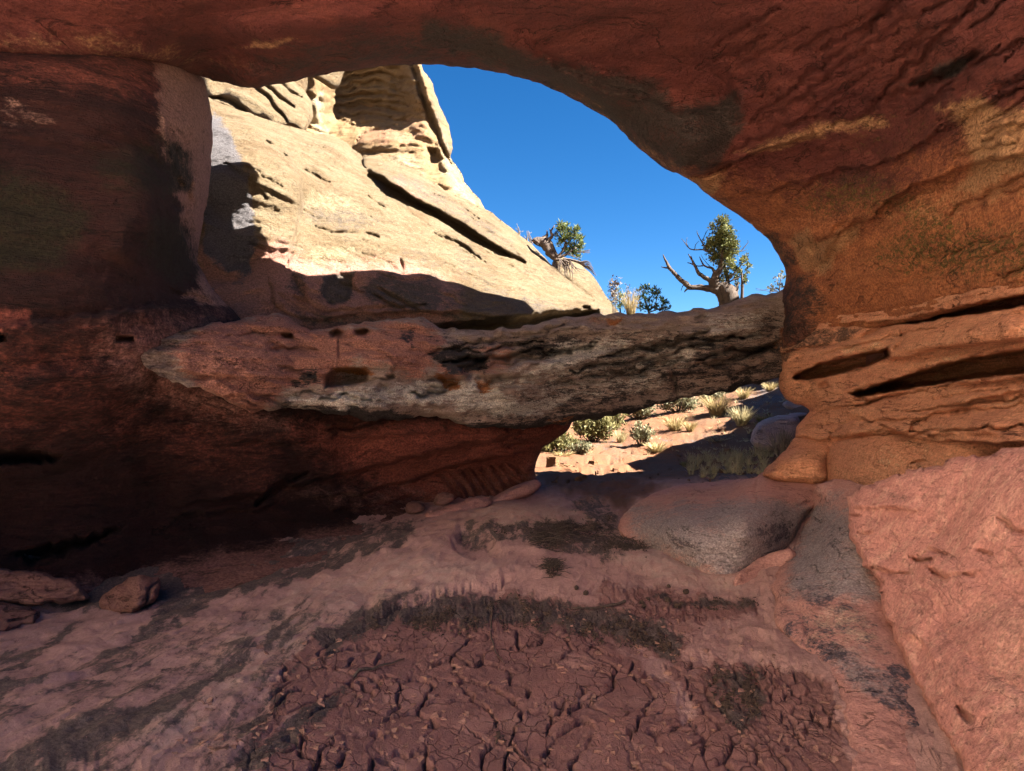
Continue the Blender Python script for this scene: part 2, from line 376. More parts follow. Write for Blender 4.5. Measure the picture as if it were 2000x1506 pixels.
# ------------------------------------------------------------------ the roof of the alcove and the wall that comes down from it on the right
ROOF_CUT = -260; RIDGE_H = 5.0
def box_ctrl(pts, zc=4.9, xr=3.7, xl=-4.2):
    out = []
    for u, v in pts:
        wv = max((CY - v) / (F * (zc - CZ)), (u - CX) / (F * xr), (u - CX) / (F * xl)); out.append((u, v, 1 / max(wv, .05)))
    return out
roof_ctrl = [(0, 130, 4.9), (310, 130, 5.9), (400, 150, 6.7), (490, 172, 6.4), (640, 145, 6.4), (820, 125, 6.6), (940, 135, 6.8), (1060, 165, 7.1), (1190, 232, 7.4),
    (1290, 325, 7.7), (1400, 402, 8.1), (1500, 470, 8.4), (1535, 545, 8.6), (1525, 690, 8.5), (0, 0, 4.7), (300, 0, 5.0), (600, 0, 5.2), (1000, 0, 5.3), (1000, 80, 5.9),
    (1250, 120, 6.3), (1400, 0, 5.1), (1400, 200, 6.7), (1330, 290, 7.1), (1700, 0, 4.6), (2000, 0, 3.9), (1700, 250, 5.9), (2000, 250, 4.2), (2000, 450, 4.25), (2000, 590, 4.3),
    (1750, 450, 6.1), (1600, 400, 7.1), (1600, 560, 7.9), (1600, 650, 8.0), (1780, 630, 6.2), (1900, 300, 4.9), (1600, 200, 5.9)]
roof_ctrl += box_ctrl([(-1200, -100), (-1200, -500), (-400, -500), (400, -500), (1000, -500), (1700, -500), (-600, 50)]) + box_ctrl([(3400, -600), (4200, -300), (3000, 0), (3000, 400), (4600, 300), (2600, -600),
    (3500, -2200), (5200, -2200), (3500, -3600), (5500, -3600), (2500, -6500), (6600, -6500), (6600, 0), (5600, -6500), (2400, -2500), (5600, 0), (5600, 400)], 14.0, 3.9)
roof_poly = [(-1500, 60), (-300, 112), (0, 122), (150, 132), (310, 128), (360, 140), (400, 152), (440, 164), (490, 172), (540, 166), (600, 152), (680, 138), (760, 127), (820, 125), (880, 128), (940, 135),
    (1000, 146), (1060, 165), (1110, 187), (1150, 210), (1190, 232), (1215, 255), (1240, 283), (1265, 305), (1290, 325), (1340, 345), (1375, 375), (1410, 402), (1450, 425), (1480, 450), (1502, 470),
    (1518, 495), (1532, 520), (1535, 545), (1528, 575), (1533, 610), (1524, 650), (1518, 685), (1535, 700), (1560, 695), (1592, 668), (1640, 650), (1700, 646), (1780, 629), (1880, 604), (2000, 574), (3000, 400), (7400, 400),
    (7400, -6500), (2500, -6500), (2350, -2000), (2200, -700), (1900, ROOF_CUT), (1000, ROOF_CUT), (0, ROOF_CUT), (-1500, ROOF_CUT)]  # unseen part: roof cut short for sky light, right wall raised against sun
ROOF_TOP = 6.3; ROOF_OUT = 5.4  # unseen outer form of the roof, shaped to set its shadow on the cliff
def roof_thick(q, d0=1.0):
    top = (ROOF_TOP - CZ + 5 * sstep(2200, 3000, q[:, 0]) + .3 * sstep(900, 720, q[:, 0])) * F / np.maximum(CY - q[:, 1], 60); out = ROOF_OUT * F / np.maximum(q[:, 0] - CX, 60)
    return np.clip(np.minimum(top, out) - d0, .7, 1.9 + 1.1 * sstep(910, 760, q[:, 0]) + 1.0 * sstep(660, 560, q[:, 0]) + .8 * sstep(1000, 1250, q[:, 0]) - 1.2 * sstep(1400, 1500, q[:, 0]) + .4 * sstep(1700, 2000, q[:, 0]))
roof_feats = [
    f_step([(1000, 60), (1090, 130), (1180, 170), (1260, 190), (1330, 230), (1440, 200), (1420, 130)], .18, 120, 1, 10, 8),
    f_bump(1330, 270, 110, 85, 35, .35), f_bump(1160, 160, 110, 35, 30, .12),
    f_step([(1290, 325), (1350, 345), (1420, 322), (1500, 290), (1600, 262)], .28, 90, -1, 5, 3),
    f_crack([(1330, 343), (1380, 340), (1425, 320)], 8, .25, 3),
    f_step([(1380, 400), (1500, 375), (1620, 340), (1750, 310), (1850, 250), (1930, 200), (2040, 150)], .13, 70, -1, 12, 4),
    f_step([(1600, 525), (1640, 455), (1700, 420), (1790, 360), (1900, 320), (2040, 290)], .22, 110, -1, 10, 5),
    f_bump(1590, 480, 90, 40, -35, .16), f_bump(1560, 450, 40, 22, -10, .12),
    f_hole([(1765, 165), (1830, 140), (1900, 100), (1920, 105), (1860, 150), (1800, 170)], .25, 10, 6),
    f_hole([(1560, 480), (1600, 470), (1630, 440), (1660, 425), (1640, 460), (1590, 500)], .12, 8, 6),
    f_crack([(1620, 250), (1700, 215), (1790, 120), (1880, 30), (1960, -40)], 7, .10, 12), f_crack([(1430, 300), (1560, 240), (1640, 225)], 6, .08, 10),
    f_crack([(1700, 200), (1780, 180), (1900, 130), (2040, 60)], 6, .08, 12), f_crack([(1600, 100), (1700, 50), (1790, -20)], 7, .08, 12),
    f_crack([(1480, 240), (1560, 200), (1650, 120), (1760, 60)], 5, .06, 10), f_crack([(1850, 420), (1930, 380), (2040, 330)], 6, .09, 10),
    f_crack([(1560, 160), (1680, 70), (1760, -10)], 6, .07, 12), f_crack([(1750, 560), (1860, 520), (2040, 470)], 5, .05, 8),
    f_crack([(1640, 620), (1760, 600), (1900, 570), (2040, 540)], 4, .05, 6),
    f_bump(540, 50, 240, 36, -4, .10), f_bump(700, 60, 300, 70, -3, .18), f_bump(560, 90, 100, 16, -6, .06),
    f_bump(1560, 610, 45, 90, 10, .18), f_bump(1660, 560, 120, 50, -15, .10)]
rq_ = random.Random(6)
for k in range(40):
    x0 = rq_.uniform(1380, 1980); y0 = rq_.uniform(20, 600)
    if y0 > 340 + (1600 - x0) * -.6 and x0 < 1600: continue
    ln_ = rq_.uniform(50, 190); sl_ = -rq_.uniform(.5, .8) if y0 < 260 else -rq_.uniform(.2, .45)
    roof_feats.append(f_crack([(x0, y0), (x0 + ln_ * .4, y0 + ln_ * .4 * sl_ + rq_.uniform(-8, 8)), (x0 + ln_, y0 + ln_ * sl_)], rq_.uniform(3.0, 5.0), rq_.uniform(.03, .085), 8))
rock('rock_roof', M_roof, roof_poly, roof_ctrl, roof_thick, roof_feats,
    masks={'pale': [([(1290, 345), (1340, 345), (1420, 335), (1400, 375), (1360, 385)], 10, .7), ([(1540, 470), (1580, 440), (1590, 470), (1640, 450), (1700, 420), (1650, 490), (1610, 545), (1560, 520)], 14, .75),
                    ([(1830, 210), (1910, 190), (1960, 215), (2100, 180), (2100, 330), (1960, 350), (1900, 390), (1850, 380), (1900, 330), (1880, 250)], 22, .75), ([(1430, 300), (1600, 240), (1720, 225), (1740, 245), (1600, 270), (1480, 300)], 12, .55),
                    ([(460, 90), (520, 80), (560, 72), (590, 80), (540, 92), (490, 100)], 8, .6), ([(1100, 175), (1180, 200), (1260, 290), (1340, 330), (1380, 390), (1480, 440), (1530, 500), (1480, 460), (1340, 350), (1240, 290), (1170, 225)], 18, .5),
                    ([(1560, 660), (1700, 650), (2050, 590), (2050, 560), (1800, 610), (1650, 630)], 20, .35), ([(1700, 440), (1800, 380), (1950, 330), (2060, 300), (2060, 380), (1850, 440)], 30, .4), ([(-100, 100), (-100, 60), (200, 60), (500, 130), (300, 126)], 30, .3)],
           'orange': [([(1330, 350), (1500, 380), (1700, 390), (1800, 330), (2100, 190), (2100, 640), (1560, 710), (1540, 560), (1440, 430)], 90, .85), ([(1300, 330), (1360, 345), (1420, 330), (1390, 380)], 14, .7)],  # orange rock colour plus warm bounce glow painted in at lower right
           'varnish': [([(830, 40), (960, 60), (1010, 100), (1150, 130), (1290, 160), (1320, 210), (1440, 180), (1450, 230), (1410, 280), (1330, 330), (1260, 300), (1180, 230), (1060, 165), (900, 110), (820, 90)], 22, .82),
                       ([(1360, 240), (1460, 240), (1400, 330), (1300, 330)], 15, .9), ([(560, 90), (700, 60), (860, 70), (900, 130), (700, 140), (500, 170), (420, 140)], 40, .55),
                       ([(1535, 540), (1590, 530), (1620, 600), (1600, 680), (1520, 700), (1515, 600)], 20, .62), ([(1540, 470), (1500, 450), (1480, 470), (1530, 530), (1560, 520)], 10, .6), ([(1760, 170), (1830, 130), (1910, 100), (1870, 150)], 10, .8),
                       ([(1590, 350), (1700, 320), (1740, 350), (1680, 420), (1600, 440)], 25, .35)],
           'lichen': [([(1500, 380), (1700, 330), (1900, 420), (2100, 440), (2100, 560), (1800, 560), (1660, 520), (1740, 430), (1600, 430)], 60, .5), ([(1700, 180), (1900, 240), (1800, 330), (1600, 330)], 50, .28)]},
    step=4, round_=(26, .30), jit=3, noise=[f_noise(.09, (.6, .6, 1.2), 3, 3, .6), f_noise(.012, (1.0, 1.0, 3.4), 3, 11, .5, 'r'), f_noise(.012, (6, 6, 8), 3, 5)])
tag(bpy.data.objects['rock_roof'], 'dark red sandstone ceiling arching over the top of the picture and down its right side', 'rock ceiling')

# ------------------------------------------------------------------ wall of the alcove on the left, undercut below the bridge
left_ctrl = [(0, 200, 4.6), (0, 450, 4.2), (0, 700, 4.1), (0, 900, 4.6), (0, 1040, 5.0), (0, 1100, 4.75), (0, 1130, 4.6), (0, 1200, 4.4), (200, 1100, 5.0), (200, 1160, 4.75), (200, 400, 4.6), (200, 150, 5.2), (200, 900, 5.3), (310, 130, 5.9), (320, 300, 5.3), (330, 450, 5.3), (370, 400, 6.1), (365, 250, 5.9),
    (408, 190, 7.4), (414, 290, 7.5), (400, 420, 7.4), (385, 490, 7.2), (400, 545, 6.8), (430, 590, 6.6), (300, 600, 5.1), (240, 700, 4.72), (270, 690, 4.82), (300, 780, 5.4), (400, 840, 5.9), (560, 830, 6.3), (560, 950, 6.7), (560, 1020, 6.5), (560, 1070, 5.85), (560, 1110, 5.25), (400, 1060, 5.75), (400, 1120, 5.1), (400, 1170, 4.6), (250, 1150, 5.0), (300, 960, 5.8),
    (800, 740, 7.9), (560, 680, 7.2), (800, 850, 7.3), (800, 950, 8.2), (830, 1010, 7.5), (950, 840, 7.9), (950, 930, 8.7), (1110, 820, 8.9), (1060, 880, 8.9), (1046, 925, 9.0), (1060, 975, 9.0), (700, 1010, 7.1), (700, 1050, 6.2), (830, 1030, 6.9),
    (-800, 600, 2.9), (-800, 100, 2.9), (-800, 1200, 2.9), (-2000, 600, 1.75), (-2000, 1500, 1.75), (-1400, 1000, 2.2), (-1400, 60, 2.2), (-2000, 60, 1.75), (-300, 1150, 4.0)]
left_poly = [(-2200, 0), (-300, 80), (0, 100), (310, 100), (395, 146), (408, 190), (416, 250), (414, 310), (409, 370), (396, 430), (388, 490), (386, 515), (402, 545), (425, 575), (470, 620), (520, 700), (800, 720), (1130, 800), (1112, 838),
    (1095, 852), (1062, 872), (1048, 895), (1042, 925), (1055, 950), (1068, 985), (1000, 1010), (830, 1060), (560, 1125), (400, 1190), (200, 1230), (0, 1260), (-2200, 1800)]
left_feats = [f_step([(310, 200), (335, 290), (365, 350), (345, 420), (375, 500), (420, 570)], .12, 40, 1, 10, 4), f_hole([(375, 280), (392, 270), (396, 288), (380, 298)], .12, 6),
    f_hole([(340, 350), (372, 355), (380, 400), (360, 430), (335, 400)], .22, 10, 10), f_hole([(350, 440), (385, 450), (380, 480), (355, 470)], .12, 8, 8),
    f_step([(-60, 640), (120, 625), (300, 600), (440, 590)], .22, 90, 1, 8, 6), f_hole([(225, 655), (262, 655), (262, 668), (228, 668)], .4, 8, 3), f_hole([(-20, 655), (14, 652), (14, 668), (-20, 670)], .4, 8, 3),
    f_hole([(-60, 880), (60, 878), (125, 890), (100, 905), (-60, 908)], .5, 10, 5), f_hole([(20, 1080), (150, 1050), (240, 1030), (200, 1060), (60, 1105)], .4, 12, 8),
    f_step([(330, 990), (520, 960), (640, 930), (780, 900), (1000, 850), (1060, 845)], .25, 90, -1, 8, 4), f_step([(580, 972), (700, 965), (800, 940), (880, 910), (1040, 880)], .28, 60, -1, 6, 3),
    f_step([(400, 870), (600, 860), (760, 850), (950, 845)], .16, 60, -1, 9, 4), f_crack([(640, 840), (700, 830), (760, 815)], 5, .2, 5), f_crack([(500, 985), (560, 940), (600, 925)], 7, .3, 5),
    f_step([(640, 1000), (740, 985), (830, 960)], .2, 50, -1, 6, 3), f_step([(330, 1010), (430, 1000), (560, 985)], .15, 50, -1, 10, 5),
    f_step([(940, 880), (1000, 868), (1090, 845)], .12, 40, -1, 4, 3), f_crack([(1000, 872), (1040, 860)], 4, .15, 2),
    f_crack([(400, 582), (350, 575), (330, 562)], 4, .1, 2), f_crack([(330, 572), (390, 590), (450, 597)], 4, .08, 2), f_bump(120, 200, 200, 90, 10, .2), f_bump(130, 760, 180, 60, -8, .15)]
for k in range(8):   # steep flutes in the foot of the left pillar
    x = 885 + k * 19; left_feats.append(f_crack([(x - 22, 925 - k * 3), (x, 950 - k * 3), (x + 22, 985 - k * 4)], 4.5, .16, 4))
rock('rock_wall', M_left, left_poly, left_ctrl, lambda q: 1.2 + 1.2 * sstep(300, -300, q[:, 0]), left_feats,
    masks={'pale': [([(300, 110), (420, 130), (430, 350), (400, 520), (440, 590), (400, 580), (365, 490), (350, 400), (325, 300), (310, 220)], 14, .9), ([(370, 560), (460, 590), (450, 605), (350, 580)], 8, .7), ([(0, 190), (90, 190), (110, 240), (20, 250), (-60, 230)], 20, .3)],  # lip face painted paler where light from the opening falls
           'lichen': [([(-60, 330), (60, 340), (180, 420), (120, 520), (-60, 540)], 40, .8), ([(300, 420), (370, 430), (400, 540), (340, 560), (280, 500)], 25, .75), ([(180, 300), (330, 260), (340, 400), (200, 360)], 40, .6), ([(320, 270), (370, 290), (380, 380), (330, 380)], 10, .8)],
           'foot': [([(180, 640), (300, 610), (440, 600), (440, 760), (560, 830), (420, 830), (260, 770), (190, 720)], 50, .55), ([(-200, 1150), (0, 1140), (250, 1130), (420, 1080), (560, 1060), (700, 1020), (830, 1000), (900, 1060), (560, 1200), (0, 1300), (-200, 1300)], 34, .95), ([(500, 960), (900, 930), (1060, 900), (1060, 1000), (700, 1000)], 24, .35)],
           'red': [([(560, 840), (1140, 810), (1080, 1000), (850, 1010), (700, 940)], 60, .9), ([(-200, 620), (300, 620), (560, 840), (560, 1000), (300, 900), (-200, 860)], 60, .28), ([(-100, 100), (320, 110), (310, 200), (-100, 140)], 30, .5), ([(-60, 600), (60, 610), (60, 640), (-60, 650)], 10, .9)]},
    step=4, round_=(22, .30), jit=3, noise=[f_noise(.12, (.7, .7, 1.3), 3, 23, .5), f_noise(.02, (.8, .8, 4.0), 3, 13, .4, 'r'), f_noise(.012, (9, 9, 12), 3, 15)])
tag(bpy.data.objects['rock_wall'], 'nearly black shaded sandstone wall filling the left side and hollowed out below the rock bridge', 'rock wall')

# ------------------------------------------------------------------ the natural bridge
bridge_ctrl = [(270, 692, 4.75), (345, 650, 5.2), (430, 628, 5.7), (525, 612, 6.3), (640, 645, 6.5), (830, 620, 7.5), (960, 642, 7.9), (1190, 610, 8.6), (1400, 597, 8.9), (1560, 565, 8.9), (1560, 690, 8.6), (1500, 745, 8.6), (1340, 778, 8.4), (1160, 820, 8.0), (1040, 835, 7.6),
    (920, 830, 6.9), (800, 820, 6.4), (560, 797, 5.5), (500, 808, 5.2), (320, 742, 4.7), (450, 710, 5.3), (600, 720, 5.9), (800, 700, 6.7), (1000, 720, 7.4), (1200, 700, 8.0), (1400, 680, 8.35), (1000, 790, 7.2), (1250, 760, 8.1), (700, 780, 5.9)]
bridge_poly = [(270, 690), (300, 668), (345, 650), (430, 628), (525, 612), (560, 620), (590, 638), (620, 642), (700, 632), (760, 622), (830, 619), (850, 636), (900, 648), (960, 642), (1020, 640), (1060, 628), (1120, 620), (1190, 611), (1260, 615), (1330, 609),
    (1400, 597), (1460, 580), (1500, 573), (1570, 562), (1580, 700), (1600, 715), (1540, 738), (1500, 745), (1430, 760), (1340, 778), (1290, 790), (1220, 808), (1160, 820), (1100, 829), (1000, 838), (920, 832), (850, 812), (790, 818), (720, 826), (690, 812), (560, 797), (530, 802), (500, 808), (460, 790), (400, 762), (320, 742), (285, 715)]
bridge_feats = [f_hole([(632, 735), (650, 722), (700, 716), (722, 730), (722, 745), (690, 755), (634, 757)], .75, 7, 3), f_hole([(548, 650), (570, 650), (576, 662), (556, 662)], .5, 5, 1), f_hole([(642, 648), (660, 641), (672, 648), (668, 660), (648, 661)], .45, 6, 1),
    f_hole([(692, 645), (712, 640), (724, 646), (712, 656), (694, 654)], .5, 6, 1), f_hole([(752, 735), (768, 728), (775, 738), (758, 744)], .3, 6, 2), f_hole([(895, 715), (940, 702), (955, 718), (940, 740), (905, 735)], .35, 10, 5),
    f_hole([(850, 735), (868, 725), (895, 742), (900, 755), (868, 758)], .3, 8, 4), f_hole([(930, 748), (970, 742), (960, 760), (935, 762)], .2, 8, 4), f_hole([(1080, 745), (1120, 738), (1125, 752), (1090, 758)], .3, 8, 4),
    f_hole([(480, 795), (500, 790), (530, 798), (515, 812), (490, 808)], .15, 6, 2), f_hole([(860, 645), (880, 640), (888, 650), (870, 656)], .2, 5, 2),
    f_step([(540, 780), (600, 772), (700, 770), (800, 780), (900, 775), (1000, 760), (1100, 752), (1200, 745), (1310, 720)], .10, 40, 1, 8, 3), f_step([(640, 790), (760, 800), (850, 790), (960, 800), (1080, 790)], .10, 30, -1, 9, 3),
    f_step([(880, 775), (960, 760), (1080, 725), (1180, 700), (1290, 700), (1330, 745)], .14, 60, -1, 9, 4), f_step([(1180, 690), (1270, 665), (1340, 655), (1420, 650), (1520, 640)], .16, 50, -1, 8, 4),
    f_step([(1130, 660), (1210, 640), (1260, 650), (1340, 640)], .12, 35, -1, 8, 3), f_step([(1400, 700), (1450, 685), (1520, 682)], .18, 50, -1, 5, 3), f_step([(1330, 735), (1430, 728), (1530, 705)], .2, 40, -1, 7, 4),
    f_crack([(1310, 720), (1320, 750), (1325, 780)], 4, .2, 4), f_step([(330, 715), (400, 735), (480, 735), (560, 760)], .12, 50, -1, 6, 3), f_crack([(663, 655), (661, 680), (662, 705)], 3, .08, 1), f_crack([(665, 672), (720, 680), (755, 692), (775, 712)], 3.5, .08, 2),
    f_crack([(345, 650), (430, 655), (560, 650), (640, 660)], 3, .05, 4), f_step([(1000, 668), (1060, 665), (1120, 655), (1180, 650)], .10, 30, -1, 8, 3), f_bump(470, 700, 160, 60, 8, .15), f_bump(780, 690, 120, 40, -5, .12), f_bump(1420, 640, 110, 40, -10, .15),
    f_step([(960, 700), (1040, 695), (1150, 690), (1240, 672)], .1, 26, 1, 8, 3), f_step([(330, 742), (420, 745), (520, 778), (560, 785)], .08, 20, 1, 5, 2)]
rb_ = random.Random(12)
for k in range(34):    # layered, broken courses along the beam
    x0 = rb_.uniform(560, 1400); ln_ = rb_.uniform(80, 240); f0 = (x0 - 560) / 900; y0 = 660 + rb_.uniform(0, 1) * (130 - 60 * f0); sl_ = rb_.uniform(-.02, .04) - .16 * sstep(850, 1050, np.array(x0 + ln_ / 2)).item()
    bridge_feats.append(f_step([(x0, y0), (x0 + ln_ * .3, y0 + ln_ * .3 * sl_ + rb_.uniform(-5, 5)), (x0 + ln_ * .65, y0 + ln_ * .65 * sl_ + rb_.uniform(-5, 5)), (x0 + ln_, y0 + ln_ * sl_)], rb_.uniform(.05, .13) * (1 if x0 > 800 else .5), rb_.uniform(10, 28), rb_.choice((-1, -1, 1)), 9, 2))
for k in range(46):
    x0 = rb_.uniform(380, 1440); ln_ = rb_.uniform(50, 230) * (1 if x0 > 760 else .6); f0 = (x0 - 560) / 900; y0 = 650 + rb_.uniform(0, 1) ** .8 * (140 - 60 * f0); sl_ = rb_.uniform(-.05, .06) - .17 * sstep(820, 1050, np.array(x0 + ln_ / 2)).item()
    w_g = rb_.uniform(2.4, 5.5) * (1 if x0 > 700 else .8)
    bridge_feats.append(f_crack([(x0, y0), (x0 + ln_ * .3, y0 + ln_ * .3 * sl_ + rb_.uniform(-7, 7)), (x0 + ln_ * .65, y0 + ln_ * .65 * sl_ + rb_.uniform(-7, 7)), (x0 + ln_, y0 + ln_ * sl_)], w_g, rb_.uniform(.16, .42) * (1 if x0 > 760 else .4), 8))
for k in range(26):
    x0 = rb_.uniform(700, 1480); y0 = 660 + rb_.uniform(0, 110) - 50 * (x0 - 700) / 780; a_ = rb_.uniform(5, 14); b_ = a_ * rb_.uniform(.35, .6)
    bridge_feats.append(f_hole([(x0 - a_, y0), (x0 - a_ * .3, y0 - b_), (x0 + a_ * .6, y0 - b_ * .8), (x0 + a_, y0), (x0 + a_ * .4, y0 + b_), (x0 - a_ * .5, y0 + b_ * .8)], rb_.uniform(.08, .25), 5, 3))
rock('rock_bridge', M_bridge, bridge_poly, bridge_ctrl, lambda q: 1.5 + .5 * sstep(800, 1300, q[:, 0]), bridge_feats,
    masks={'tip_shade': [([(200, 620), (300, 640), (350, 650), (350, 700), (330, 760), (220, 740)], 50, .62), ([(330, 640), (430, 615), (520, 600), (520, 615), (430, 640), (350, 665)], 12, .5)], 'red': [([(330, 690), (430, 620), (560, 615), (650, 640), (820, 625), (860, 650), (860, 690), (820, 745), (700, 700), (650, 750), (560, 760), (500, 820), (400, 770)], 26, .95), ([(960, 665), (1010, 670), (1000, 735), (930, 740), (860, 750), (850, 710), (920, 690)], 20, .6), ([(1150, 610), (1200, 630), (1150, 640)], 10, .4)],
           'varnish': [([(820, 630), (900, 650), (1000, 650), (1120, 640), (1300, 640), (1400, 620), (1550, 590), (1560, 740), (1400, 770), (1200, 812), (1000, 850), (900, 800), (1020, 760), (1100, 700), (980, 690), (900, 700), (840, 690)], 40, .50), ([(560, 735), (620, 715), (630, 750), (570, 765)], 12, .7), ([(560, 790), (760, 800), (900, 830), (1100, 810), (1350, 770), (1550, 720), (1550, 760), (1100, 850), (700, 840), (500, 820)], 16, .85), ([(830, 690), (900, 670), (970, 690), (950, 730), (880, 735)], 14, .72),
                       ([(780, 640), (820, 640), (810, 680), (780, 665)], 10, .6), ([(1000, 655), (1160, 650), (1120, 720), (1020, 700)], 18, .62), ([(1400, 700), (1540, 690), (1540, 740), (1380, 770), (1330, 740)], 24, .55)],
           'pale': [([(560, 775), (700, 755), (860, 740), (960, 745), (1000, 780), (1080, 770), (1160, 760), (1060, 815), (960, 815), (860, 795), (700, 800), (560, 795)], 16, .62), ([(1080, 670), (1200, 655), (1270, 665), (1160, 710), (1080, 740), (980, 770), (960, 750), (1060, 710)], 24, .6), ([(1290, 690), (1340, 670), (1370, 700), (1310, 720)], 12, .5),
                    ([(1370, 610), (1500, 600), (1490, 670), (1380, 660)], 24, .5), ([(980, 700), (1250, 640), (1400, 640), (1400, 700), (1200, 790), (1000, 800)], 40, .40), ([(1200, 740), (1290, 710), (1310, 760), (1230, 780)], 14, .45)],
           'rust': [([(640, 720), (720, 715), (730, 735), (650, 730)], 6, .8), ([(850, 730), (900, 740), (900, 760), (860, 760)], 8, .8), ([(925, 745), (965, 742), (965, 765), (930, 765)], 8, .7), ([(1060, 820), (1130, 810), (1110, 840)], 8, .5), ([(1180, 615), (1215, 620), (1200, 640)], 5, .7)],
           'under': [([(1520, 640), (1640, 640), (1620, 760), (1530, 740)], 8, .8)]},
    step=3, round_=(24, lambda q: .05 + .29 * sstep(330, 560, q[:, 0])), jit=6, noise=[f_noise(.07, (1.3, 1.3, 3.0), 4, 43, .5), f_noise(.05, (1.2, 1.2, 6.5), 5, 47, .5, 'r'), f_noise(.15, (.5, .5, 3.4), 3, 51, .35, 't'), f_noise(.07, (.9, .9, 8.5), 3, 53, .3, 't'), f_noise(.04, (7, 7, 14), 4, 49)])
tag(bpy.data.objects['rock_bridge'], 'long natural rock bridge with dark varnish and small hollows spanning the middle of the picture', 'rock bridge')

# ------------------------------------------------------------------ ledges of the right wall
right_ctrl = [(1530, 690, 8.55), (1600, 650, 8.0), (1780, 636, 6.3), (2000, 600, 4.3), (1535, 760, 8.5), (1580, 800, 8.2), (1553, 850, 7.9), (1610, 780, 7.7), (1700, 760, 6.7), (1700, 850, 6.5), (1850, 760, 5.3), (2000, 740, 4.3), (1850, 850, 5.1), (2000, 860, 4.0), (1850, 680, 5.5), (2400, 600, 3.0), (2400, 860, 3.0), (3200, 500, 2.0), (3200, 860, 2.0), (4600, 500, 1.2), (4600, 900, 1.2), (1700, 950, 6.2), (2000, 950, 3.9)]
right_poly = [(1500, 660), (1560, 600), (2000, 540), (3000, 380), (4800, 380), (4800, 1000), (2000, 960), (1650, 960), (1553, 880), (1551, 850), (1556, 830), (1573, 812), (1582, 802), (1570, 793), (1548, 788), (1534, 781), (1528, 768), (1519, 742), (1524, 700)]
right_feats = [
    f_hole([(1620, 634), (1750, 628), (1850, 606), (1900, 594), (2000, 574), (2080, 560), (2080, 596), (2000, 598), (1900, 613), (1800, 630), (1700, 640)], 1.9, 7, 3),
    f_hole([(1545, 738), (1600, 710), (1660, 696), (1730, 682), (1742, 694), (1700, 714), (1640, 731), (1600, 740), (1555, 744)], 1.7, 6, 3),
    f_hole([(1655, 770), (1760, 735), (1830, 716), (1900, 697), (2000, 684), (2100, 674), (2100, 726), (2000, 731), (1900, 741), (1800, 756), (1730, 768), (1680, 776)], 2.2, 7, 3),
    f_step([(1520, 735), (1570, 725), (1650, 712), (1740, 700), (1860, 678), (2040, 655)], .22, 60, -1, 4, 3), f_crack([(1530, 690), (1600, 676), (1680, 660), (1720, 640), (1800, 620)], 4, .18, 4), f_step([(1740, 690), (1850, 676), (1940, 668), (2040, 660)], .10, 40, -1, 4, 3),
    f_step([(1650, 775), (1740, 768), (1850, 750), (2040, 735)], -.25, 60, 1, 4, 3), f_crack([(1600, 755), (1612, 752), (1618, 757)], 5, .2, 1), f_hole([(1688, 788), (1725, 776), (1728, 780), (1700, 790)], .3, 4, 1), f_crack([(1660, 802), (1690, 790), (1745, 772)], 3, .15, 3),
    f_crack([(1590, 805), (1640, 798), (1700, 790)], 3, .10, 3), f_step([(1850, 797), (1900, 783), (2000, 762), (2060, 748)], .20, 40, -1, 5, 3), f_step([(1770, 850), (1785, 825), (1830, 805), (1900, 795)], -.18, 60, 1, 3, 3), f_crack([(1620, 860), (1624, 845), (1640, 832)], 3, .1, 1),
    f_step([(1550, 852), (1600, 859), (1640, 856), (1700, 848), (1765, 848)], .25, 45, -1, 3, 3, taper=False), f_step([(1765, 848), (1800, 862), (1860, 862), (1950, 864), (2080, 868)], .40, 60, -1, 3, 3, taper=False), f_crack([(1700, 825), (1740, 820), (1775, 820)], 3, .08, 3),
    f_crack([(1640, 818), (1700, 815), (1720, 812)], 2.5, .05, 2), f_bump(1700, 840, 80, 18, -3, .15), f_bump(1880, 830, 130, 26, -6, .18), f_step([(1800, 860), (1830, 845), (1900, 838), (1960, 850)], .08, 20, -1, 4, 3), f_crack([(1590, 735), (1595, 745)], 3, .1, 1),
    f_crack([(1760, 645), (1762, 665), (1745, 685)], 4, .1, 2), f_bump(1650, 680, 90, 20, -14, .14), f_bump(1880, 650, 150, 28, -9, .16), f_bump(1800, 800, 160, 20, -9, .08)]
rl = random.Random(4)
for k in range(26):
    y0 = 700 + k * 9 + rl.uniform(-5, 5); x0 = rl.uniform(1560, 1850); ln_ = rl.uniform(120, 420); sl_ = -.23 + .0012 * (y0 - 700)
    right_feats.append(f_crack([(x0, y0), (x0 + ln_ * .35, y0 + ln_ * .35 * sl_ + rl.uniform(-4, 4)), (x0 + ln_ * .7, y0 + ln_ * .7 * sl_ + rl.uniform(-4, 4)), (x0 + ln_, y0 + ln_ * sl_)], rl.uniform(2.2, 3.6), rl.uniform(.04, .13), 6))
rock('layered_ledge', M_right, right_poly, right_ctrl, lambda q: 1.5 + .8 * sstep(1700, 2200, q[:, 0]), right_feats,
    masks={'pale': [([(1640, 680), (1720, 665), (1740, 672), (1700, 690), (1650, 695)], 10, .5), ([(1780, 700), (1900, 690), (1850, 705)], 6, .6), ([(1600, 640), (1700, 655), (1900, 640), (2100, 600), (2100, 640), (1800, 680), (1650, 700)], 20, .25)],
           'varnish': [([(1510, 640), (1600, 640), (1700, 640), (1650, 670), (1560, 690), (1520, 720)], 10, .6), ([(1520, 740), (1620, 720), (1600, 770), (1540, 775)], 20, .35)]},
    step=3, round_=(20, .28), jit=3, noise=[f_noise(.05, (1.2, 1.2, 3.5), 4, 63, .3), f_noise(.02, (.9, .9, 9), 4, 67, .3, 'r'), f_noise(.03, (.5, .5, 5.5), 3, 66, .2, 't'), f_noise(.014, (.5, .5, 15), 3, 68, .15, 't'), f_noise(.012, (9, 9, 20), 4, 69)])
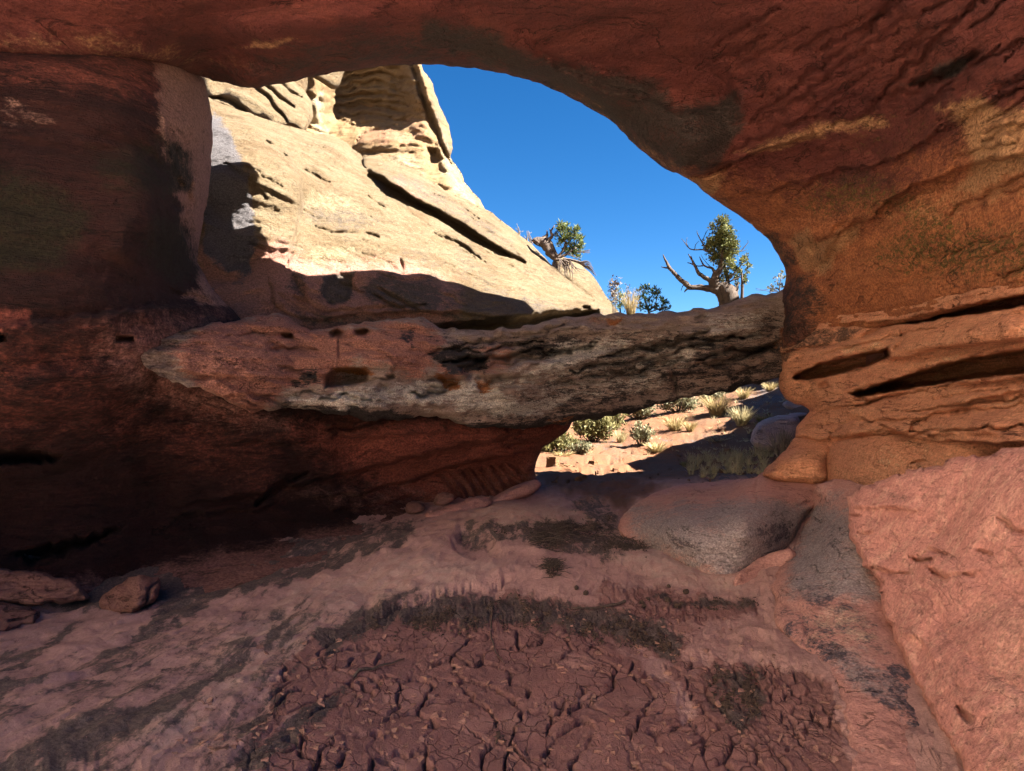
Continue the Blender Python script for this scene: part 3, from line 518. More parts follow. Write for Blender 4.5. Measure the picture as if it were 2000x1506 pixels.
tag(bpy.data.objects['layered_ledge'], 'orange sandstone ledges in thin layers with deep black slots between them right of the bridge', 'rock ledge')

def gz(u, v, z): return (u, v, (CZ - z) * F / (v - CY))
rock('boulder', M_right, [(1556, 846), (1538, 872), (1506, 903), (1488, 924), (1504, 936), (1545, 945), (1590, 947), (1612, 944), (1618, 900), (1625, 855)],
    [(1556, 850, 7.8), (1500, 905, 7.3), (1490, 925, 7.15), (1545, 944, 6.9), (1605, 944, 6.7), (1620, 860, 7.3), (1560, 900, 7.0)], 1.3,
    [f_crack([(1500, 925), (1560, 938), (1600, 936)], 3, .05, 3), f_step([(1495, 928), (1560, 940), (1606, 941)], .05, 16, -1, 3, 2)], step=3, round_=(20, .26), jit=6, noise=[f_noise(.10, (1.6, 1.6, 3), 4, 83), f_noise(.04, (1, 1, 7), 3, 84, .2, 't'), f_noise(.012, (2, 2, 14), 4, 85)])
tag(bpy.data.objects['boulder'], 'rounded red boulder jutting left below the ledges beside the dry grass', 'boulder')
o = rock('boulder', M_right, [(1607, 895), (1622, 858), (1680, 845), (1800, 840), (2000, 850), (2300, 850), (2300, 960), (1900, 960), (1780, 980), (1700, 985), (1655, 970), (1632, 960), (1615, 945)],
    [(1610, 900, 7.0), (1622, 858, 7.2), (1800, 850, 5.4), (2000, 866, 4.1), (2300, 850, 3.0), (2300, 960, 2.9), (1900, 950, 4.6), (1655, 968, 6.2), (1700, 930, 5.8), (1850, 900, 4.8), (1620, 945, 6.6)], 1.5,
    [f_crack([(1780, 905), (1800, 900), (1810, 902)], 3, .08, 2), f_crack([(1640, 900), (1700, 890)], 2, .03, 4)], masks={'pale': [([(1700, 870), (1800, 860), (1900, 900), (1700, 960)], 30, .35)]}, step=3, round_=(24, .40), jit=2,
    noise=[f_noise(.06, (1.2, 1.2, 2), 4, 93), f_noise(.014, (2, 2, 10), 4, 95)])
tag(o, 'broad rounded orange boulder wedged between the ledges and the big pink rock at right', 'boulder')

front_ctrl = [(1655, 965, 4.9), (1720, 930, 4.6), (1800, 912, 4.2), (1900, 890, 3.8), (2000, 865, 3.5), (1652, 1030, 4.6), (1700, 1115, 4.1), (1720, 1180, 3.9), (1750, 1260, 3.5), (1840, 1440, 2.72), (1880, 1506, 2.5), (1850, 1000, 3.75), (1850, 1200, 3.2), (1950, 1350, 2.55), (2000, 1000, 3.1), (2000, 1200, 2.75),
    (2000, 1500, 2.2), (2400, 1000, 2.3), (2400, 1600, 1.75), (3400, 900, 1.4), (3400, 1600, 1.2), (3400, 3000, .75), (2300, 3000, .95), (2000, 2000, 1.5), (2400, 760, 2.6), (3400, 600, 1.5)]
front_poly = [(1655, 968), (1680, 952), (1722, 931), (1800, 914), (1900, 890), (2000, 868), (2300, 780), (3000, 560), (3800, 560), (3800, 3200), (2250, 3200), (2050, 2000), (1960, 1640), (1890, 1510), (1842, 1440), (1790, 1340), (1755, 1270), (1728, 1200), (1716, 1150), (1690, 1105), (1662, 1055), (1652, 1020), (1658, 990)]
rock('boulder', M_front, front_poly, front_ctrl, 1.2, [
    f_step([(1655, 995), (1690, 990), (1760, 995), (1800, 1000)], .07, 30, -1, 5, 3), f_hole([(1652, 1000), (1680, 1005), (1675, 1015), (1655, 1012)], .12, 6, 3), f_hole([(1672, 1038), (1705, 1040), (1706, 1046), (1680, 1045)], .1, 4, 2),
    f_hole([(1775, 1086), (1800, 1092), (1828, 1088), (1815, 1098), (1790, 1100)], .16, 4, 2), f_hole([(1800, 1066), (1840, 1076), (1868, 1090), (1830, 1082)], .08, 4, 2), f_hole([(1815, 1108), (1850, 1126), (1855, 1136), (1820, 1124)], .09, 4, 2), f_step([(1760, 1080), (1850, 1120), (1930, 1115)], .03, 30, -1, 8, 3),
    f_crack([(1700, 1105), (1740, 1120), (1780, 1122)], 3, .07, 3), f_crack([(1705, 1110), (1750, 1130)], 3, .06, 3), f_crack([(1905, 1073), (1940, 1085)], 3, .07, 2), f_crack([(1950, 1010), (1980, 1035), (2010, 1045)], 4, .06, 3), f_crack([(1720, 990), (1760, 998)], 3, .04, 3), f_crack([(1780, 1092), (1830, 1070)], 2, .04, 3),
    f_crack([(1870, 1380), (1895, 1410), (1880, 1400)], 5, .08, 3), f_hole([(1865, 1378), (1880, 1395), (1895, 1412), (1880, 1402)], .06, 5, 2), f_crack([(1845, 1300), (1900, 1380)], 2, .02, 4), f_step([(1740, 1230), (1800, 1250), (1830, 1300)], .04, 25, -1, 5, 3), f_crack([(1700, 1130), (1712, 1155), (1720, 1160)], 4, .08, 1),
    f_crack([(1810, 1040), (1835, 1040)], 2, .04, 2), f_crack([(1880, 1120), (1910, 1128)], 2.5, .05, 2)],
    masks={'varnish': [([(1730, 960), (1800, 970), (1790, 990), (1730, 985)], 14, .4), ([(1700, 1160), (1800, 1150), (1900, 1200), (1950, 1300), (1900, 1420), (1800, 1330)], 40, .3)], 'pale': [([(1850, 1150), (2060, 1120), (2060, 1520), (1950, 1520), (1880, 1300)], 60, .4)]},
    step=4, round_=(12, .10), jit=9, noise=[f_noise(.08, (.9, .9, 1.6), 3, 103, .4), f_noise(.02, (.6, .6, 5), 3, 104, .6, 't'), f_noise(.012, (7, 5, 1.6), 4, 105, .8), f_noise(.005, (18, 18, 30), 3, 107)])
tag(bpy.data.objects['boulder.002'], 'huge smooth pink-red boulder filling the lower right corner of the picture', 'boulder')

# grey streaked ramp between the boulder and the creek bed
slab_poly = [(1590, 950), (1640, 930), (1720, 960), (1770, 1080), (1840, 1200), (1920, 1340), (2040, 1540), (2250, 2000), (1750, 2000), (1690, 1600), (1655, 1500), (1650, 1420), (1625, 1340), (1590, 1290), (1535, 1245), (1510, 1215), (1515, 1170), (1500, 1140), (1520, 1110), (1545, 1085), (1565, 1040), (1585, 985)]
rock('stone_slab', M_slab, slab_poly, [gz(1590, 950, .52), gz(1640, 930, .62), gz(1700, 965, .60), gz(1770, 1080, .30), gz(1730, 1100, .27), gz(1840, 1200, .12), gz(1790, 1200, .08), gz(1860, 1340, -.02), gz(1980, 1540, -.10), gz(2250, 2000, -.15), gz(1750, 2000, -.12), gz(1690, 1600, -.09), gz(1650, 1420, -.05),
     gz(1590, 1290, -.02), gz(1510, 1215, 0), gz(1500, 1140, .03), gz(1565, 1040, .15), gz(1585, 985, .3), gz(1640, 1060, .33), gz(1620, 1180, .12), gz(1700, 1300, .04), gz(1770, 1420, -.03)], .5,
    [f_crack([(1565, 1130), (1560, 1180), (1575, 1230), (1570, 1290)], 5, .03, 3), f_bump(1560, 1150, 50, 40, 20, .06)],
    masks={'grey': [([(1590, 980), (1660, 1000), (1700, 1090), (1720, 1180), (1640, 1170), (1530, 1160), (1540, 1080)], 26, .85), ([(1600, 940), (1690, 960), (1680, 1040), (1600, 1020)], 30, .4), ([(1590, 1250), (1700, 1260), (1800, 1400), (1880, 1500), (1760, 1400), (1640, 1330)], 26, .55)],
           'varnish': [([(1560, 1130), (1640, 1150), (1700, 1200), (1760, 1260), (1740, 1290), (1640, 1240), (1560, 1180)], 20, .48), ([(1510, 1190), (1600, 1180), (1660, 1270), (1780, 1330), (1860, 1440), (1900, 1520), (1820, 1470), (1700, 1370), (1600, 1300), (1530, 1240)], 22, .5), ([(1720, 1290), (1780, 1300), (1780, 1330), (1740, 1320)], 8, .7), ([(1580, 1000), (1660, 1010), (1680, 1080), (1600, 1100)], 20, .33), ([(1700, 1200), (1560, 1130), (1540, 1140), (1600, 1200), (1700, 1240)], 15, .4)],
           'pale': [([(1530, 1170), (1700, 1180), (1760, 1300), (1600, 1260)], 30, .4)]},
    step=4, round_=(26, .08), jit=3, noise=[f_noise(.03, (1.2, 1.2, 1.2), 3, 113), f_noise(.02, (6, 6, 6), 4, 117), f_noise(.006, (24, 24, 24), 3, 119)])
tag(bpy.data.objects['stone_slab'], 'sloping grey and pink rock slab with black lichen streaks left of the big boulder', 'rock slab')

# the low hump in the creek bed
hump_poly = [(1206, 1040), (1213, 1008), (1238, 985), (1290, 957), (1340, 944), (1420, 938), (1476, 934), (1490, 920), (1520, 930), (1600, 940), (1625, 960), (1600, 990), (1582, 1030), (1560, 1065), (1520, 1085), (1480, 1110), (1430, 1140), (1380, 1130), (1310, 1100), (1250, 1068)]
rock('rock_hump', M_slab, hump_poly, [gz(1206, 1040, .04), gz(1213, 1008, .10), gz(1240, 985, .16), gz(1300, 955, .14), gz(1420, 938, .18), (1490, 922, 7.7), (1520, 935, 7.4), (1600, 945, 6.9), (1600, 985, 6.4), gz(1560, 1060, .05), gz(1480, 1110, .02), gz(1430, 1138, -.04), gz(1310, 1098, -.02), gz(1250, 1062, -.02),
     gz(1350, 1010, .32), gz(1450, 1010, .42), gz(1520, 1000, .36), gz(1420, 1070, .20), gz(1300, 1040, .20)], .6,
    [f_step([(1470, 985), (1520, 982), (1580, 985)], .05, 30, -1, 4, 3), f_crack([(1480, 935), (1474, 960), (1480, 980)], 4, .1, 2), f_step([(1360, 945), (1420, 955), (1480, 960)], .05, 20, -1, 5, 3), f_hole([(1570, 1000), (1592, 985), (1585, 1020), (1562, 1058), (1540, 1070), (1555, 1030)], .35, 12, 3), f_crack([(1300, 985), (1400, 1000), (1500, 1010)], 3, .03, 6),
     f_bump(1540, 960, 60, 25, 8, .12)],
    masks={'grey': [([(1220, 1000), (1400, 975), (1500, 975), (1590, 990), (1560, 1080), (1430, 1140), (1260, 1080)], 35, .9)], 'varnish': [([(1300, 1040), (1370, 1055), (1380, 1080), (1320, 1075)], 16, .5), ([(1480, 1030), (1560, 1010), (1550, 1060), (1490, 1080)], 18, .55)], 'pale': [([(1220, 1000), (1280, 960), (1460, 940), (1480, 960), (1330, 985)], 20, .3)]},
    step=3, round_=(26, .10), jit=2, noise=[f_noise(.035, (1.4, 1.4, 3), 4, 123), f_noise(.012, (5, 5, 14), 4, 127)])
tag(bpy.data.objects['rock_hump'], 'low smooth purple-grey rock hump in the creek bed under the right end of the bridge', 'rock')
def small(name, mat, poly, ctrl, th, label, cat='boulder', group=None, feats=(), seed=1, rnd=(14, .16), step=3, ang=0):
    o = rock(name, mat, poly, ctrl, th, feats, step=step, round_=rnd, jit=2 + 4 * ang, noise=[f_noise(.03 + .05 * ang, (3, 3, 4), 4, seed), f_noise(.05 * ang, (1.5, 1.5, 7), 3, seed + 2, .3, 't'), f_noise(.008, (14, 14, 24), 3, seed + 5)], back_noise=.03)
    return tag(o, label, cat, group)
small('boulder', M_slab, [(1428, 1142), (1445, 1115), (1490, 1085), (1540, 1068), (1560, 1078), (1545, 1100), (1510, 1135), (1475, 1150), (1440, 1152)], [gz(1430, 1145, .0), gz(1490, 1085, .12), gz(1555, 1075, .16), gz(1500, 1140, -.04), gz(1450, 1150, -.04)], .4, 'small smooth pinkish rock lodged below the dark crack of the hump', seed=131, rnd=(12, .05))
small('boulder', M_boulder, [(190, 1195), (205, 1160), (245, 1130), (280, 1120), (312, 1130), (310, 1160), (295, 1185), (240, 1200)], [(190, 1190, 4.3), (245, 1130, 4.4), (312, 1130, 4.5), (300, 1185, 4.25), (240, 1200, 4.15), (270, 1150, 4.2)], .5, 'angular dusky boulder at the foot of the black wall, right of the long low block', rnd=(10, .09), ang=1, seed=133, feats=[f_crack([(285, 1180), (292, 1150), (312, 1135)], 4, .08, 2)])
small('boulder', M_boulder, [(-120, 1110), (0, 1112), (70, 1114), (120, 1125), (165, 1150), (180, 1172), (120, 1180), (60, 1182), (0, 1172), (-120, 1170)], [(-100, 1110, 4.45), (70, 1114, 4.4), (170, 1160, 4.4), (60, 1182, 4.25), (-100, 1170, 4.2)], .5, 'long low reddish block at the left edge lying against the dark wall', rnd=(10, .09), ang=1, seed=135)
small('boulder', M_boulder, [(-120, 1170), (0, 1172), (60, 1185), (85, 1200), (60, 1220), (0, 1235), (-120, 1250)], [(-100, 1175, 4.2), (60, 1185, 4.2), (80, 1205, 4.1), (0, 1235, 3.85), (-100, 1250, 3.75)], .4, 'flat pinkish block at the left edge in front of the long low block', rnd=(10, .09), ang=1, seed=137)
small('fallen_slab', M_slab, [(828, 1005), (835, 1000), (880, 988), (930, 968), (950, 970), (964, 980), (955, 995), (930, 1005), (880, 1018), (845, 1022), (830, 1016)], [(830, 1010, 6.9), (880, 990, 7.1), (960, 978, 7.6), (930, 1005, 7.3), (850, 1020, 6.8)], .5, 'smooth log-shaped slab of pale rock at the foot of the undercut wall, the nearer of two', 'rock slab', seed=141, rnd=(14, .2))
small('fallen_slab', M_slab, [(952, 975), (990, 955), (1040, 935), (1056, 938), (1060, 950), (1040, 966), (990, 984), (966, 990)], [(955, 978, 7.9), (1040, 936, 8.6), (1060, 945, 8.7), (990, 982, 8.0)], .5, 'smooth log-shaped slab reaching the pillar foot at the sunny gap', 'rock slab', seed=143, rnd=(12, .2))
small('boulder', M_boulder, [(845, 985), (850, 965), (870, 960), (888, 968), (886, 980), (870, 990)], [(845, 985, 7.5), (870, 962, 7.6), (886, 980, 7.5), (870, 990, 7.4)], .3, 'small rounded dark stone behind the nearer fallen slab', seed=145, rnd=(10, .12))
small('boulder', M_boulder, [(790, 1000), (795, 982), (815, 978), (832, 986), (830, 998), (805, 1006)], [(790, 1000, 7.2), (815, 980, 7.3), (830, 995, 7.2), (805, 1006, 7.1)], .3, 'small dark stone in the shadow left of the nearer fallen slab', seed=147, rnd=(10, .12))

# ------------------------------------------------------------------ the sunlit cliff beyond
cliff_ctrl = [(360, 185, 10.6), (440, 215, 11), (600, 262, 11.8), (708, 312, 12.8), (770, 318, 13.2), (880, 380, 13.6), (945, 405, 13.9), (1040, 480, 13.3), (1130, 565, 12.0), (1190, 603, 11.0), (1230, 650, 10.6), (1100, 640, 10.0), (1000, 600, 9.8), (900, 640, 9.3), (800, 640, 8.8), (700, 640, 8.3), (600, 650, 7.9), (450, 560, 7.8),
    (400, 500, 8.0), (450, 400, 8.6), (420, 250, 9.8), (500, 300, 9.3), (530, 400, 8.8), (570, 380, 9.2), (560, 500, 8.4), (600, 400, 9.7), (650, 300, 11.4), (700, 400, 10.3), (800, 450, 10.6), (900, 480, 11.2), (800, 380, 11.8), (700, 520, 9.1), (850, 545, 9.6), (1000, 540, 11.0), (560, 600, 7.7), (480, 620, 7.3), (380, 640, 7.2)]
cliff_poly = [(355, 170), (440, 204), (520, 233), (600, 258), (650, 262), (700, 298), (712, 312), (740, 314), (775, 318), (830, 345), (880, 378), (945, 405), (990, 438), (1040, 478), (1080, 518), (1130, 563), (1165, 590), (1195, 604), (1250, 645), (1250, 690), (600, 700), (340, 690)]
cliff_feats = [f_step([(705, 322), (760, 355), (820, 395), (880, 425), (930, 455), (980, 490), (1030, 516)], .75, 60, -1, 4, 3), f_step([(940, 440), (990, 470), (1026, 508)], .2, 30, -1, 2, 3), f_crack([(720, 342), (800, 388), (880, 432), (950, 474), (1024, 513)], 7, .5, 2),
    f_step([(560, 520), (575, 470), (592, 400), (588, 350), (560, 300), (500, 245), (440, 205)], .28, 60, -1, 3, 5), f_crack([(560, 520), (575, 470), (592, 400), (588, 350)], 6, .12, 2), f_crack([(520, 275), (545, 290), (560, 305)], 4, .3, 2),
    f_step([(380, 470), (400, 500), (440, 535), (470, 540), (490, 500), (500, 480)], .10, 30, -1, 3, 3), f_crack([(615, 440), (650, 455), (700, 455)], 3, .1, 3), f_crack([(715, 455), (740, 465)], 4, .12, 3), f_crack([(895, 480), (910, 485), (920, 495)], 4, .15, 2), f_crack([(780, 505), (790, 530)], 3, .12, 2), f_crack([(1048, 570), (1050, 585)], 3, .1, 1),
    f_hole([(640, 545), (665, 530), (690, 535), (692, 560), (675, 590), (645, 600), (625, 580)], .13, 8, 4), f_step([(530, 560), (560, 600), (595, 620), (600, 560), (570, 525)], .08, 30, 1, 3, 3), f_crack([(525, 545), (532, 590), (560, 615), (600, 625)], 3.5, .10, 3), f_crack([(570, 540), (595, 580), (600, 600)], 3, .08, 3),
    f_step([(580, 632), (700, 612), (800, 608), (880, 610), (960, 618), (1080, 618), (1190, 606)], .25, 50, -1, 4, 4), f_hole([(820, 640), (900, 628), (990, 622), (1080, 606), (1170, 604), (1170, 640), (820, 670)], .9, 16, 3), f_crack([(640, 610), (760, 600), (830, 598)], 4, .15, 4),
    f_crack([(740, 535), (780, 550), (830, 545)], 4, .06, 4), f_bump(480, 300, 110, 170, -30, .25), f_crack([(440, 320), (480, 350), (520, 390)], 4, .10, 6), f_crack([(690, 265), (640, 270), (600, 262)], 4, .1, 2), f_crack([(620, 280), (700, 330), (760, 380)], 3, .06, 4), f_crack([(700, 410), (760, 440), (860, 490)], 3, .05, 6),
    f_crack([(1080, 540), (1150, 580), (1190, 600)], 4, .12, 3), f_hole([(1135, 598), (1150, 596), (1155, 604), (1140, 606)], .3, 4, 2), f_step([(630, 440), (760, 470), (860, 510), (960, 540)], .06, 40, 1, 8, 4)]
rc_ = random.Random(9)
for k in range(34):
    x0 = rc_.uniform(430, 1050); y0 = rc_.uniform(260, 590); ln_ = rc_.uniform(25, 110)
    if y0 < 240 + (x0 - 430) * .42: y0 += 60
    cliff_feats.append(f_crack([(x0, y0), (x0 + ln_ * .5, y0 + ln_ * .5 * .5 + rc_.uniform(-5, 5)), (x0 + ln_, y0 + ln_ * .55)], rc_.uniform(2.2, 3.6), rc_.uniform(.05, .18), 5))
rock('cliff', M_cliff, cliff_poly, cliff_ctrl, 3.0, cliff_feats,
    masks={'red': [([(380, 470), (500, 480), (556, 470), (600, 510), (800, 510), (900, 560), (900, 640), (600, 660), (380, 640)], 30, .85), ([(760, 335), (830, 365), (870, 400), (820, 390), (770, 360)], 10, .4)],
           'bulge_shade': [([(415, 215), (450, 260), (480, 330), (500, 420), (505, 470), (485, 530), (440, 532), (400, 490), (398, 400)], 10, 1.0), ([(450, 500), (490, 510), (480, 560), (460, 560)], 8, .5)],  # shadow on the left bulge painted into the rock colour
           'varnish': [([(630, 540), (690, 535), (690, 580), (650, 600), (620, 580)], 8, .9), ([(690, 560), (740, 530), (860, 545), (880, 600), (820, 615), (720, 600)], 20, .75), ([(570, 520), (600, 540), (590, 590), (560, 560)], 10, .6), ([(860, 560), (960, 560), (1080, 590), (1190, 600), (1190, 640), (880, 640), (840, 600)], 22, .52), ([(590, 400), (680, 400), (760, 430), (700, 455), (620, 450), (590, 430)], 26, .48), ([(560, 600), (700, 620), (900, 620), (900, 640), (600, 640)], 10, .5),
                       ([(740, 320), (820, 350), (900, 400), (1000, 470), (1020, 510), (960, 470), (860, 410), (760, 350)], 12, .45), ([(860, 420), (900, 440), (1000, 560), (1100, 600), (960, 590), (880, 540)], 30, .3), ([(780, 470), (880, 500), (860, 530), (780, 510)], 20, .35)],
           'lichen': [([(590, 360), (700, 380), (720, 420), (620, 420), (590, 400)], 20, .45), ([(700, 400), (900, 420), (1100, 560), (900, 520), (750, 460)], 50, .3), ([(600, 480), (700, 480), (680, 510), (600, 510)], 14, .5)]},
    step=3, round_=(26, .5), jit=3, noise=[f_noise(.12, (.7, .7, 1.4), 4, 153, .4), f_noise(.03, (1.6, 1.6, 4.5), 4, 157, .5, 'r'), f_noise(.022, (6, 6, 11), 4, 159)])
tag(bpy.data.objects['cliff'], 'sunlit cream sandstone slope running down behind the left half of the rock bridge', 'cliff')
o = rock('cliff', M_cliff, [(1078, 500), (1105, 503), (1130, 512), (1150, 530), (1164, 548), (1182, 575), (1206, 604), (1215, 625), (1120, 620), (1080, 560)], [(1078, 500, 14.5), (1150, 530, 14.5), (1206, 604, 13.5), (1100, 600, 13), (1120, 540, 14)], 1.5, [f_crack([(1100, 540), (1160, 585), (1200, 600)], 4, .1, 3)], step=3, round_=(30, .9), jit=2, noise=[f_noise(.08, (1.2, 1.2, 2), 4, 163)])
tag(o, 'pale sunlit rock knob under the roots of the leaning pine', 'rock')

upper_ctrl = [(360, 60, 17), (600, 60, 18), (740, 60, 19), (820, 60, 19), (860, 200, 18.5), (885, 300, 18), (945, 402, 17), (620, 250, 18.0), (600, 180, 17.5), (700, 260, 18.0), (820, 280, 17.5), (840, 180, 18.0), (700, 340, 16.5), (840, 360, 16.0), (560, 300, 16), (900, 440, 15.5), (400, 240, 15)]
upper_poly = [(340, 40), (600, 20), (790, 60), (812, 110), (830, 142), (848, 168), (858, 200), (874, 238), (880, 270), (884, 296), (880, 308), (896, 335), (912, 360), (934, 385), (947, 408), (960, 470), (760, 420), (560, 330), (340, 260)]
upper_feats = [f_hole([(636, 100), (628, 190), (620, 225), (635, 262), (690, 262), (760, 262), (810, 262), (826, 230), (818, 170), (800, 100)], 1.2, 45, 5), f_hole([(640, 60), (640, 150), (640, 225), (700, 240), (790, 235), (812, 200), (800, 60)], .4, 30, 5), f_step([(610, 60), (618, 160), (624, 240)], .9, 50, 1, 3, 3),
    f_hole([(832, 285), (850, 290), (868, 310), (872, 340), (830, 345)], .7, 14, 2), f_crack([(800, 100), (815, 150), (835, 210), (860, 280), (880, 320)], 7, .8, 2), f_step([(800, 60), (806, 130), (828, 190), (848, 260), (868, 320)], .5, 30, -1, 4, 3),
    f_step([(690, 285), (720, 270), (800, 272), (840, 290)], .15, 30, 1, 4, 3), f_crack([(697, 278), (705, 262), (760, 250)], 3, .2, 2), f_crack([(690, 290), (700, 300), (750, 295), (810, 300)], 3, .15, 3), f_crack([(690, 330), (760, 340), (820, 350)], 3, .2, 4), f_bump(870, 360, 16, 12, 0, .4), f_step([(900, 370), (940, 395)], .3, 30, 1, 2, 2)]
for k in range(9):    # curved bedding in the hollow
    y = 128 + k * 13 + (k % 3) * 3
    upper_feats.append(f_crack([(640 + k * 2, y + 26 - k * 4), (690, y + 4), (740, y), (790 + (k % 2) * 14, y + 8 + (k % 4) * 3)], 3.0, .22, 6))
o = rock('cliff', M_upper, upper_poly, upper_ctrl, 3.5, upper_feats, masks={'red': [([(700, 258), (770, 250), (830, 270), (800, 282), (700, 284)], 8, .7), ([(780, 230), (830, 240), (840, 280), (800, 270)], 10, .5)], 'varnish': [([(835, 140), (860, 200), (890, 300), (870, 310), (845, 230)], 14, .55), ([(640, 140), (790, 130), (800, 220), (700, 230)], 30, .25)],
      'pale': [([(690, 290), (830, 300), (840, 350), (700, 340)], 20, .5), ([(590, 200), (630, 180), (630, 250), (720, 320), (640, 290)], 14, .9), ([(850, 230), (900, 330), (950, 410), (900, 400), (860, 340)], 14, .5)]},
    step=3, round_=(26, 1.2), jit=4, noise=[f_noise(.18, (.5, .5, 1.2), 4, 173, .4), f_noise(.09, (.8, .8, 3.5), 4, 177, .4, 'r'), f_noise(.05, (.2, .2, 2.6), 3, 178, .2, 't'), f_noise(.05, (4, 4, 8), 4, 179)])
tag(o, 'tall yellow sandstone cliff with a layered hollow at the top against the sky', 'cliff')
small('boulder', M_cliff, [(380, 100), (520, 120), (560, 150), (592, 172), (610, 200), (614, 225), (600, 250), (588, 262), (570, 246), (540, 252), (505, 235), (460, 218), (400, 205)], [(400, 120, 13.5), (520, 120, 14.2), (605, 200, 14.4), (588, 260, 13.4), (520, 240, 13.0), (400, 205, 12.6), (500, 180, 13.3)], 1.4,
    'weathered grey and pink boulder atop the slope just under the rock ceiling', seed=181, rnd=(18, .5), feats=[f_crack([(500, 150), (540, 185), (575, 210)], 4, .25, 3), f_crack([(470, 140), (520, 190), (560, 235)], 4, .3, 3), f_crack([(410, 190), (450, 196), (490, 225)], 5, .4, 2), f_crack([(530, 145), (570, 180), (590, 190)], 4, .2, 2), f_step([(440, 170), (490, 190), (540, 230)], .3, 30, 1, 3, 3)])
small('boulder', M_cliff, [(520, 100), (580, 110), (612, 100), (608, 150), (600, 178), (585, 200), (560, 188), (520, 165)], [(520, 110, 15.4), (610, 110, 15.8), (590, 195, 15.3), (530, 160, 15.0)], 1.2, 'brown rough boulder on the cliff top touching the rock ceiling left of the hollow', seed=183, rnd=(16, .5))
small('boulder', M_cliff, [(600, 90), (668, 90), (674, 135), (668, 150), (662, 168), (650, 176), (628, 160), (610, 150), (598, 130)], [(600, 100, 15.6), (670, 100, 16), (655, 172, 15.9), (605, 150, 15.6)], 1.2, 'small angular grey boulder hanging in front of the layered hollow', seed=185, rnd=(10, .5))
small('boulder', M_cliff, [(706, 325), (708, 308), (722, 303), (745, 310), (752, 322), (735, 335), (718, 338)], [(706, 325, 12.3), (745, 312, 12.6), (730, 336, 12.1)], .6, 'small pale block at the head of the long rounded ledge on the slope', seed=187, rnd=(8, .25))
# ------------------------------------------------------------------ the ground: creek bed inside, sandy wash and hillside beyond, plain to the horizon
def gp(u, v, d): p = P(u, v, d); return (p.x, p.y, p.z)
gpts = [gp(500, 1400, gd(1400, .10)), gp(0, 1506, gd(1506, .22)), gp(0, 1250, gd(1250, .06)), gp(0, 1160, gd(1160, .0)), gp(300, 1200, gd(1200, .02)), gp(420, 1150, gd(1150, 0)), gp(250, 1400, gd(1400, .16)), gp(560, 1090, gd(1090, .0)), gp(800, 1020, gd(1020, .04)), gp(700, 1200, gd(1200, .04)), gp(900, 1300, gd(1300, -.03)), gp(900, 1500, gd(1500, -.04)),
    gp(1200, 1400, gd(1400, -.05)), gp(1000, 1180, gd(1180, .0)), gp(1000, 1100, gd(1100, .10)), gp(950, 1060, gd(1060, .14)), gp(1050, 1000, gd(1000, .14)), gp(1150, 1090, gd(1090, .08)), gp(1220, 1050, gd(1050, -.02)), gp(1180, 1000, gd(1000, -.03)), gp(1130, 975, gd(975, -.02)), gp(1350, 1180, gd(1180, -.03)), gp(1500, 1200, gd(1200, -.03)), gp(1550, 1350, gd(1350, -.05)),
    gp(1650, 1500, gd(1500, -.08)), gp(1400, 1050, gd(1050, -.02)), gp(1000, 950, gd(950, 0.0)), gp(1060, 960, gd(960, 0.0)), gp(1100, 930, gd(930, .02)), gp(1300, 960, gd(960, .06)), gp(1400, 935, gd(935, .10)), gp(1200, 940, gd(940, .03)), gp(1500, 930, gd(930, .15)), gp(1060, 890, 13), gp(1200, 885, 13.5), gp(1120, 840, 17), gp(1250, 860, 15), gp(1350, 900, 12.5), gp(1350, 850, 14.5),
    gp(1450, 880, 12.5), gp(1540, 880, 11.5), gp(1300, 800, 18), gp(1400, 790, 18), gp(1500, 745, 20), gp(1500, 800, 16), gp(1580, 800, 14), gp(1700, 800, 13), gp(1530, 850, 13), gp(1200, 780, 22), gp(900, 850, 15),
    (2.6, 2.5, .1), (3, 0, .1), (0, 0, -.02), (-3, 0, .3), (0, -4, .0), (4, -5, .1), (-5, -5, .4), (-5, 6, .4), (3.5, 5, .3), (5, 8, .6), (-12, 14, 1.5), (-12, 30, 2.5), (0, 34, 2.0), (10, 34, 3.2), (16, 20, 3.0), (25, 34, 4), (14, 4, 1.5), (20, -20, .5), (-20, -20, .5), (0, -25, .2), (-25, 5, 1.5)]
GP = np.array(gpts); gfit = tps_fit(GP[:, :2] / 10, GP[:, 2], 2e-4)
def ground_h(x, y):
    q = np.stack([x, y], 1); r = np.hypot(x, y - 8); k = sstep(26, 60, r)
    qq = q.copy(); s = np.minimum(1, 32 / np.maximum(r, 1e-6)); qq[:, 0] *= s; qq[:, 1] = 8 + (q[:, 1] - 8) * s
    return tps_eval(gfit, qq / 10) * (1 - k) + 2.2 * k
def gz_at(x, y): return float(ground_h(np.array([float(x)]), np.array([float(y)]))[0])
def proj(X):
    y = np.maximum(X[:, 1], .05); u = CX + F * X[:, 0] / y; v = CY - F * (X[:, 2] - CZ) / y; return np.stack([u, v], 1)
